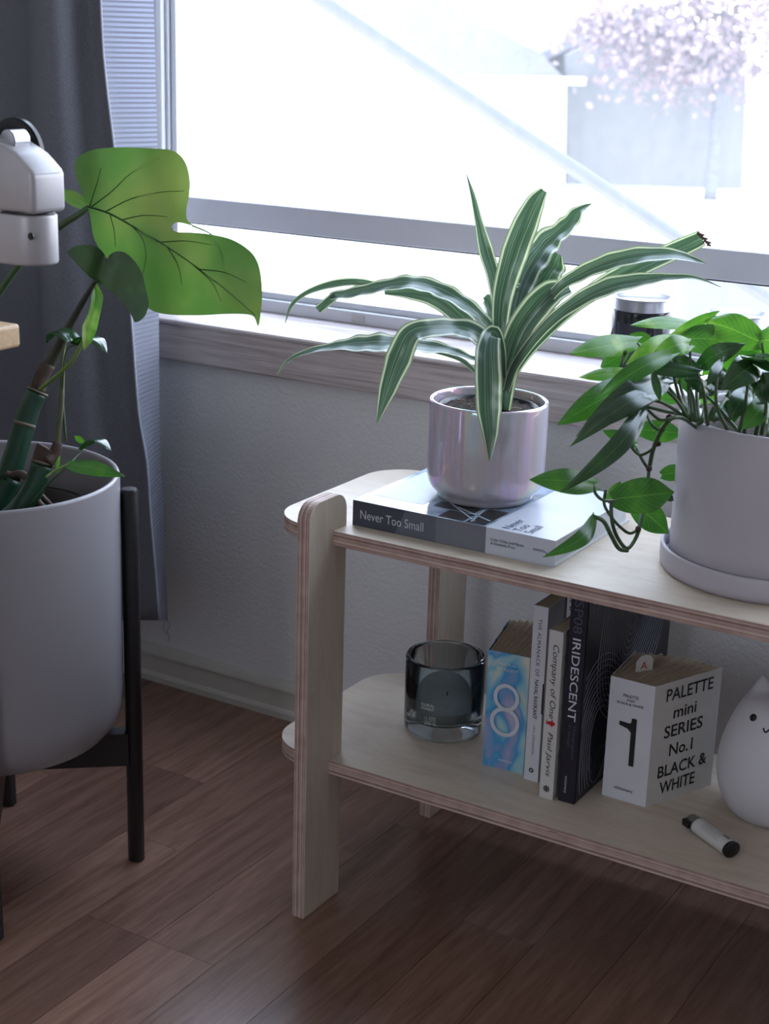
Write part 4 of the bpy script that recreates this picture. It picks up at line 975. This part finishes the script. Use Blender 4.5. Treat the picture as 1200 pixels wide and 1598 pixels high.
ST([(600, 1090, .0), (590, 1170, -.02), (570, 1240, -.03), (530, 1290, -.04), (490, 1250, -.04), (462, 1180, -.05), (455, 1090, -.05), (470, 1060, -.05)], .0020)
ST([(370, 995, -.08), (385, 1040, -.08), (420, 1068, -.07), (470, 1070, -.06)])
ST([(370, 1140, -.08), (420, 1165, -.08), (455, 1230, -.07), (490, 1290, -.05), (530, 1300, -.04)], .0022)
ST([(430, 1020, -.04), (422, 1080, -.04), (445, 1130, -.04), (490, 1185, -.04), (540, 1220, -.03), (585, 1200, -.03)])
ST([(630, 925, -.02), (620, 1010, -.02), (600, 1090, .0)], .0018)
for x, y in ((690, 740), (672, 805), (630, 922), (580, 1200), (722, 685)):
    bm = bmesh.new(); bmesh.ops.create_uvsphere(bm, u_segments=8, v_segments=6, radius=.0033)
    c0 = D(*Z(x, y), e-.032); [setattr(v, 'co', v.co+c0) for v in bm.verts]; obj('node', bm, BSTEM, po, True)
# petioles rising from the pot to the leaves
for b_, m_, t_, d in (((800, 690), (760, 560), (725, 400), -.05), ((830, 700), (820, 520), (820, 345), 0), ((800, 690), (700, 620), (615, 605), -.06), ((810, 690), (760, 610), (690, 540), -.05),
                      ((860, 720), (850, 560), (860, 440), 0), ((840, 700), (780, 560), (735, 330), .03), ((1060, 770), (950, 640), (870, 560), -.02), ((1070, 760), (1075, 620), (1100, 450), -.05),
                      ((1150, 760), (1170, 640), (1165, 480), -.06), ((900, 720), (880, 560), (855, 480), -.05), ((1180, 780), (1190, 620), (1150, 340), .02), ((990, 740), (940, 620), (950, 430), -.05),
                      ((820, 690), (815, 600), (810, 520), .0), ((870, 710), (900, 600), (930, 560), .0), ((930, 700), (1000, 560), (1040, 420), .03), ((850, 700), (700, 520), (575, 340), .03), ((1120, 770), (1160, 600), (1180, 560), -.05), ((520, 385), (505, 430), (470, 560), .06),
                      ((1040, 760), (1060, 690), (1075, 590), -.03), ((845, 700), (835, 600), (800, 500), -.02)):
    ST([(*b_, -.02), (*m_, d), (*t_, d)], .0021, .0013, STEM)

# ------------------------------------------------------------------ big planter on its black stand
C0 = Vector((-0.3835, -0.5745, 0)); LR = 0.0103
st = root('plant_stand', 'black wooden four-leg plant stand holding the big white planter', 'plant stand', C0)
l0 = Vector((-0.2556, -0.4673, 0)); v0 = l0-C0
for k in range(4):
    v = Matrix.Rotation(math.radians((0, 91.5, 180, 271.5)[k]), 3, 'Z') @ v0; p = C0+v
    bm = bmesh.new(); lathe(bm, [(0, 0), (LR-.002, 0), (LR, .002), (LR, .4905), (LR-.0015, .4930), (0, .4935)], p, 28); obj('leg', bm, BLACKW, st, True, angle=50)
zx0, zx1 = .137, .180
ux = v0.normalized(); uy = Matrix.Rotation(math.radians(91.5), 3, 'Z') @ ux; Lr = v0.length-LR*.7
for k, (d_, o_, za, zb_) in enumerate(((ux, uy, zx0, zx1), (uy, ux, zx0, zx1))):
    segs_ = [(-Lr, Lr)] if k == 0 else [(-Lr, -.0135), (.0135, Lr)]
    for a_, b_ in segs_:
        o_ = Vector((-d_.y, d_.x, 0)); bm = bmesh.new(); q = [C0+d_*a_+o_*.011, C0+d_*b_+o_*.011, C0+d_*b_-o_*.011, C0+d_*a_-o_*.011]
        prism(bm, [Vector((p.x, p.y, za)) for p in q], (0, 0, zb_-za)); obj('cross_bar', bm, BLACKW, st)
mo = root('potted_monstera', 'monstera cutting in a big white planter on a black stand', 'potted plant', (C0.x, C0.y, zx1))
rp_ = .1565; rz = .5140; b0 = zx1+.0004
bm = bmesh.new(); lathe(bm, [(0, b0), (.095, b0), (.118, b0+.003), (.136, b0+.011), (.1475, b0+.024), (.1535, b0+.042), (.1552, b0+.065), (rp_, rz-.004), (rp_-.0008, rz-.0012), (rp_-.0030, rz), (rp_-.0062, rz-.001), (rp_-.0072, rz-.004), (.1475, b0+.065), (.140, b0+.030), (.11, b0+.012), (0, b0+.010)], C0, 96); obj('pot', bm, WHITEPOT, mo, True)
bm = bmesh.new(); lathe(bm, [(.105, b0+.02), (.128, rz-.052), (.131, rz-.050), (.131, rz-.056), (.108, b0+.018)], C0, 60); obj('nursery_liner', bm, BLACKP, mo, True)
soil(mo, C0, .1275, rz-.066, 5)
g = 1.86
def M_(zx, zy, s=2.662, ox=0, oy=180): return (ox+zx/s, oy+zy/s)
def cdt_leaf(parent, outline, depth, tiltx, tilty, bulge, mat, name='leaf', step=9, hole=None):
    n0 = len(outline); pts = [Vector(p) for p in outline]; x0 = min(p.x for p in pts); x1 = max(p.x for p in pts); y0 = min(p.y for p in pts); y1 = max(p.y for p in pts)
    P = [Vector((p.x, p.y, 0)) for p in pts]; P.append(P[0]); sm = catmull(P, 4)[:-1]; sm = [Vector((p.x, p.y)) for p in sm]
    def inside(q):
        c_ = False; j = len(sm)-1
        for i in range(len(sm)):
            if (sm[i].y > q.y) != (sm[j].y > q.y) and q.x < (sm[j].x-sm[i].x)*(q.y-sm[i].y)/(sm[j].y-sm[i].y)+sm[i].x: c_ = not c_
            j = i
        return c_
    grid = []
    yy = y0
    while yy < y1:
        xx = x0
        while xx < x1:
            q = Vector((xx, yy))
            if inside(q) and min((q-s_).length for s_ in sm) > step*.5: grid.append(q)
            xx += step
        yy += step
    r_ = delaunay_2d_cdt(sm+grid, [], [list(range(len(sm)))], 1, 1e-4)
    cxm, cym = (x0+x1)/2, (y0+y1)/2; bm = bmesh.new(); vs = []
    for q in r_[0]:
        u_, v_ = (q.x-cxm)/(x1-x0)*2, (q.y-cym)/(y1-y0)*2
        vs.append(bm.verts.new(D(q.x, q.y, depth+tiltx*u_+tilty*v_+bulge(q.x, q.y))))
    for f in r_[2]:
        try: bm.faces.new([vs[i] for i in f])
        except ValueError: pass
    key = {v: (.7, .5) for v in bm.verts}; uvset(bm, key); bmesh.ops.recalc_face_normals(bm, faces=bm.faces[:]); return obj(name, bm, mat, parent, True)
OUT = [(137, 322), (128, 300), (117, 268), (120, 248), (138, 236), (165, 231), (200, 230), (245, 232), (272, 236), (289, 253), (296, 280), (295, 305), (291, 325), (292, 343), (302, 352), (292, 350), (278, 347), (269, 351), (268, 356), (276, 362), (300, 363), (330, 366), (362, 374), (388, 390), (401, 407), (407, 430), (409, 460), (407, 485), (403, 509), (396, 494), (380, 490), (350, 490), (310, 492), (265, 491), (238, 485), (220, 470), (200, 445), (180, 415), (160, 395), (146, 370), (141, 340)]
def bul(x, y): # folds along the midrib
    d = ((y-325)-(x-140)*.66); return -.012*math.exp(-(d/60)**2)+.006*math.sin(x*.05)
big = cdt_leaf(mo, OUT, g-.06, -.01, .02, bul, MONST)
def vein(parent, pts, r0, r1, dep, fn, mt=MVEIN):
    bm = bmesh.new(); tube(bm, [D(x, y, dep+fn(x, y)-.0008) for x, y in pts], [r0+(r1-r0)*i/(len(pts)-1) for i in range(len(pts))], 6, 4); obj('vein', bm, mt, parent, True)
def dep(x, y):
    u_, v_ = (x-263)/(409-117)*2, (y-369.5)/(509-230)*2; return -.01*u_+.02*v_+bul(x, y)
ORG[big] = ORG[mo]
vein(big, [(137, 322), (170, 333), (205, 352), (250, 378), (300, 412), (350, 450), (398, 492)], .0012, .0004, g-.06, dep)
for v_ in ([(140, 322), (150, 290), (158, 262)], [(142, 323), (175, 298), (205, 270), (250, 246)], [(165, 330), (205, 310), (250, 300), (288, 298)], [(190, 343), (225, 336), (262, 338)], [(172, 336), (178, 360), (180, 385)], [(205, 352), (222, 372), (228, 400), (222, 430)], [(250, 378), (290, 376), (330, 382)], [(262, 386), (278, 415), (284, 445)], [(300, 412), (330, 440), (345, 470)], [(310, 420), (350, 425), (385, 440)]):
    vein(big, v_, .0007, .00025, g-.06, dep)
# pointed tongue of leaf left of the split
stem(mo, [(300, 352, g-.06), (330, 366, g-.065), (345, 388, g-.07), (350, 412, g-.07)], .0010, .0003, name='aerial_fibre', mat=simple('pale_fibre', (120, 160, 90), .5))
D2 = [(103, 393), (118, 384), (140, 382), (155, 388), (163, 397), (167, 404), (172, 397), (184, 392), (198, 396), (212, 410), (222, 428), (226, 445), (232, 470), (230, 484), (224, 496), (211, 503), (205, 492), (190, 470), (165, 450), (148, 438), (135, 428), (118, 410)]
cdt_leaf(mo, D2, g-.13, -.02, .01, lambda x, y: .010*math.exp(-((x-166+(y-400)*.3)/16)**2), POTHD, step=7)
heart(mo, (135, 322, g-.05), (92, 296, g-.04), 26, mat=MONST, arch=.1)
heart(mo, (20, 330, g-.0), (-8, 290, g), 34, mat=MONST)
stem(mo, [(20, 330, g), (30, 360, g-.01), (40, 400, g-.03)], .0018, .0024)
stem(mo, [(140, 323, g-.06), (118, 338, g-.06), (95, 353, g-.05), (40, 400, g-.03), (-30, 520, g), (-40, 700, g+.02), (-30, 800, g+.02)], .0036, .0046)
# canes
def cane(pts, r0, r1, mt, nm='cane'): return stem(mo, pts, r0, r1, mt, nm, 12)
G2 = g+.0
cane([(-30, 850, G2), (-2, 780, G2), (17, 745, G2)], .0145, .0145, DSTEM)
cane([(12, 750, G2), (30, 690, G2), (45, 640, G2), (58, 612, G2)], .0145, .0125, DSTEM)
cane([(58, 612, G2), (64, 590, G2), (76, 568, G2)], .0095, .0085, BSTEM, 'bark_section')
cane([(76, 568, G2), (92, 540, G2-.01), (110, 505, G2-.03), (130, 470, G2-.06), (149, 438, G2-.12)], .0072, .0026, simple('dark_petiole', (58, 58, 48), .5, vary=.2), 'petiole')
cane([(10, 815, G2-.04), (35, 790, G2-.04), (55, 755, G2-.04), (65, 725, G2-.04)], .0145, .0125, DSTEM)
cane([(62, 727, G2-.04), (68, 706, G2-.04), (72, 698, G2-.04)], .0105, .0115, BSTEM, 'bark_section')
cane([(72, 722, G2-.045), (82, 712, G2-.04), (88, 700, G2-.04), (90, 690, G2-.04)], .0085, .0055, BSTEM, 'bark_section')
cane([(88, 700, G2-.04), (95, 640, G2-.04), (97, 590, G2-.04), (99, 550, G2-.03), (103, 530, G2-.03)], .0042, .0016, simple('olive_petiole', (82, 88, 56), .5, vary=.15), 'petiole')
cane([(20, 742, G2-.02), (35, 740, G2-.03), (48, 755, G2-.04), (60, 785, G2-.04), (80, 800, G2-.04)], .0045, .0045, BSTEM, 'aerial_root')
cane([(60, 770, G2-.03), (75, 785, G2-.03), (90, 800, G2-.02)], .004, .003, BSTEM, 'aerial_root')
RINGM = simple('pale_node_scar', (104, 94, 78), .8, vary=.2)
for x, y, r_, dx, dy in ((20, 742, .0150, 8, -22), (58, 612, .0130, 5, -11), (37, 664, .0138, 6, -20), (66, 724, .0132, 4, -14)):
    p, q = D(x, y, G2-(.04 if x == 66 else 0)), D(x+dx*.25, y+dy*.25, G2-(.04 if x == 66 else 0)); bm = bmesh.new(); tube(bm, [p, q], [r_*1.03, r_*1.0], 14, 1); obj('node_scar', bm, RINGM, mo, True)
# light green folded leaf and its petiole
stem(mo, [(62, 608, G2-.02), (90, 585, G2-.05), (115, 560, G2-.07), (130, 530, G2-.08), (142, 495, G2-.09)], .0026, .0018, simple('lime_petiole', (110, 140, 62), .5))
strap(mo, [(147, 440, G2-.10, 3, 0), (152, 462, G2-.10, 17, 20), (147, 490, G2-.10, 17, 20), (140, 512, G2-.10, 22, 20), (136, 530, G2-.10, 16, 10), (131, 546, G2-.1, 2)], mat=POTHV, fold=.6)
heart(mo, (122, 538, G2-.06), (72, 536, G2-.02), 40, mat=POTHD, arch=.3, face=Vector((0, -.15, 1)).normalized())
heart(mo, (118, 536, G2-.06), (167, 552, G2-.10), 44, mat=POTHD, arch=.25, face=Vector((.1, .1, 1)).normalized())
stem(mo, [(103, 690, G2-.04), (98, 620, G2-.04), (99, 580, G2-.05), (105, 545, G2-.06), (120, 538, G2-.06)], .0014, .0012)
# small seedling vine at the rim
heart(mo, (129, 702, G2-.02), (174, 704, G2-.05), 34, mat=POTHD, arch=.3, face=Vector((-.1, .1, 1)).normalized())
heart(mo, (130, 690, G2-.02), (116, 680, G2-.02), 12, mat=POTHV)
heart(mo, (106, 725, G2-.07), (196, 744, G2-.12), 30, mat=POTH, arch=.1, lean=.3, lobe=.05)
stem(mo, [(45, 790, G2-.05), (75, 755, G2-.06), (105, 728, G2-.06), (129, 702, G2-.03)], .0016, .0012)
stem(mo, [(72, 745, G2-.06), (88, 733, G2-.06), (106, 725, G2-.07)], .0018, .0015, simple('lime_stalk', (140, 170, 96), .5))
strap(mo, [(89, 738, G2-.06, 4), (90, 724, G2-.06, 7), (93, 712, G2-.06, 2)], mat=POTHV, fold=.3)

# ------------------------------------------------------------------ desk and monitor arm
dk = root('desk', 'light wood desk top, its rounded corner showing at the left edge', 'desk', (-0.45, -1.1, 0))
obj('desk_top', newbox((-1.10, -1.50, 0.728), (-0.1175, -0.7784, 0.750), .0035, 3), DESKW, dk)
for x in (-1.05, -0.30):
    for y in (-1.45, -0.93): obj('leg', newbox((x, y, 0), (x+.04, y+.04, .728), .002), BLACKW, dk)
ad = 1.36
ac = D(50, 330, ad); AX = Vector((1, 0, 0))
ma = root('monitor_arm', 'silver monitor arm joint blurred at the left edge above the desk', 'monitor arm', (-0.36, ac.y, 0.750))
k_ = ad/FPX
def stad(x0, x1, z0, z1, ry, mt, name, bev=.0025):
    bm = bmesh.new(); pts = [(x0, ac.y-ry), ]
    for k in range(17): a_ = math.radians(-90+180*k/16); pts.append((x1-ry+ry*math.cos(a_), ac.y+ry*math.sin(a_)))
    pts.append((x0, ac.y+ry)); fs = prism(bm, [(x, y, z0) for x, y in pts], (0, 0, z1-z0))
    bmesh.ops.bevel(bm, geom=[e_ for e_ in bm.edges if abs(e_.verts[0].co.z-e_.verts[1].co.z) < 1e-6], offset=bev, segments=3, affect='EDGES', profile=.5)
    return obj(name, bm, mt, ma, True, angle=40)
zmid = ac.z-.0005; RY = .0215; xr = ac.x+.0215
stad(-0.37, xr, zmid-.0440, zmid-.0008, RY, ARMM, 'lower_link')
stad(xr-2*RY+.004, xr-.0015, zmid-.0008, zmid+.0008, RY-.002, BLACKP, 'bearing_gap', .0003)
# upper joint: profile in the plane of the arm, with a sloping shoulder
pf = [(xr, 0.0008), (xr, .034), (xr-.003, .038), (xr-.018, .050), (xr-.040, .060), (xr-.075, .062), (xr-.085, .046), (xr-.075, .026), (xr-.048, .010), (xr-.043, .0008)]
bm = bmesh.new(); prism(bm, [(x, ac.y-RY+.001, zmid+z) for x, z in pf], (0, 2*RY-.002, 0))
bmesh.ops.bevel(bm, geom=bm.edges[:], offset=.0045, segments=3, affect='EDGES', profile=.5); obj('upper_joint', bm, ARMM, ma, True, angle=40)
def hcyl(c0, r_, y0, y1, mt, nm):
    bm = bmesh.new(); n = 40; prism(bm, [(c0[0]+r_*math.cos(2*math.pi*k/n), y0, c0[1]+r_*math.sin(2*math.pi*k/n)) for k in range(n)], (0, y1-y0, 0))
    bmesh.ops.bevel(bm, geom=[e_ for e_ in bm.edges if abs(e_.verts[0].co.y-e_.verts[1].co.y) < 1e-6], offset=.0012, segments=2, affect='EDGES'); return obj(nm, bm, mt, ma, True, angle=40)
hcyl((xr-.066, zmid+.047), .0195, ac.y-RY-.006, ac.y-RY+.001, BLACKP, 'pivot_cap')
hcyl((xr-.060, zmid+.046), .031, ac.y+RY-.001, ac.y+RY+.006, BLACKP, 'pivot_disc')
hcyl((xr-.038, zmid+.060), .0090, ac.y-.010, ac.y+.010, ALU, 'tension_pin')
c_ = U(48, 369, 'y', ac.y-RY)
hcyl((c_.x, c_.z), .0032, ac.y-RY-.0004, ac.y-RY+.001, BLACKP, 'screw_hole')
bm = bmesh.new(); lathe(bm, [(0, .750), (.045, .750), (.045, .760), (.018, .763), (.018, zmid-.044), (0, zmid-.044)], (-0.36, ac.y), 32); obj('post', bm, ARMM, ma, True, angle=40)
bm = bmesh.new(); tube(bm, [(xr-.080, ac.y, zmid+.050), (xr-.20, ac.y, zmid+.12), (xr-.34, ac.y, zmid+.20)], .017, 16, 1); obj('upper_link', bm, ARMM, ma, True)

# ------------------------------------------------------------------ jars on the sill
def jar(name, label, px, base_y, r_, h, body, lidm, dark):
    c0 = U(px, base_y, 'z', ZS); c0.z = ZS; j = root(name, label, 'jar', c0)
    bm = bmesh.new(); lathe(bm, [(0, ZS), (r_-.003, ZS), (r_, ZS+.003), (r_, ZS+h-.018), (r_-.001, ZS+h-.016), (0, ZS+h-.016)], c0, 48); obj('jar_body', bm, body, j, True, angle=45)
    bm = bmesh.new(); lathe(bm, [(r_-.001, ZS+h-.0155), (r_-.0005, ZS+h-.002), (r_+.001, ZS+h-.001), (r_+.001, ZS+h), (r_-.004, ZS+h), (r_-.008, ZS+h-.003), (0, ZS+h-.003)], c0, 48); obj('lid', bm, lidm, j, True, angle=40)
    if dark:
        bm = bmesh.new(); R_ = r_+.0003; n = 14; base_a = math.atan2(CAM.y-c0.y, CAM.x-c0.x); t0 = []; 
        for k in range(n+1):
            a_ = base_a-.9+1.1*k/n; t0.append((bm.verts.new((c0.x+R_*math.cos(a_), c0.y+R_*math.sin(a_), ZS+.02)), bm.verts.new((c0.x+R_*math.cos(a_), c0.y+R_*math.sin(a_), ZS+h-.03))))
        for p, q in zip(t0, t0[1:]): bm.faces.new((p[0], q[0], q[1], p[1]))
        obj('label', bm, simple('dark_label', (52, 54, 66), .4), j)
    return j
jar('candle_tin', 'dark candle jar with polished silver lid on the window sill', 994, 590, .0385, .1060, simple('dark_jar_glass', (26, 26, 36), .12), ALU, True)
jar('glass_jar', 'clear jar with a pale rim half hidden behind the pothos on the sill', 1138, 615, .038, .1020, CLEAR, ALU, False)
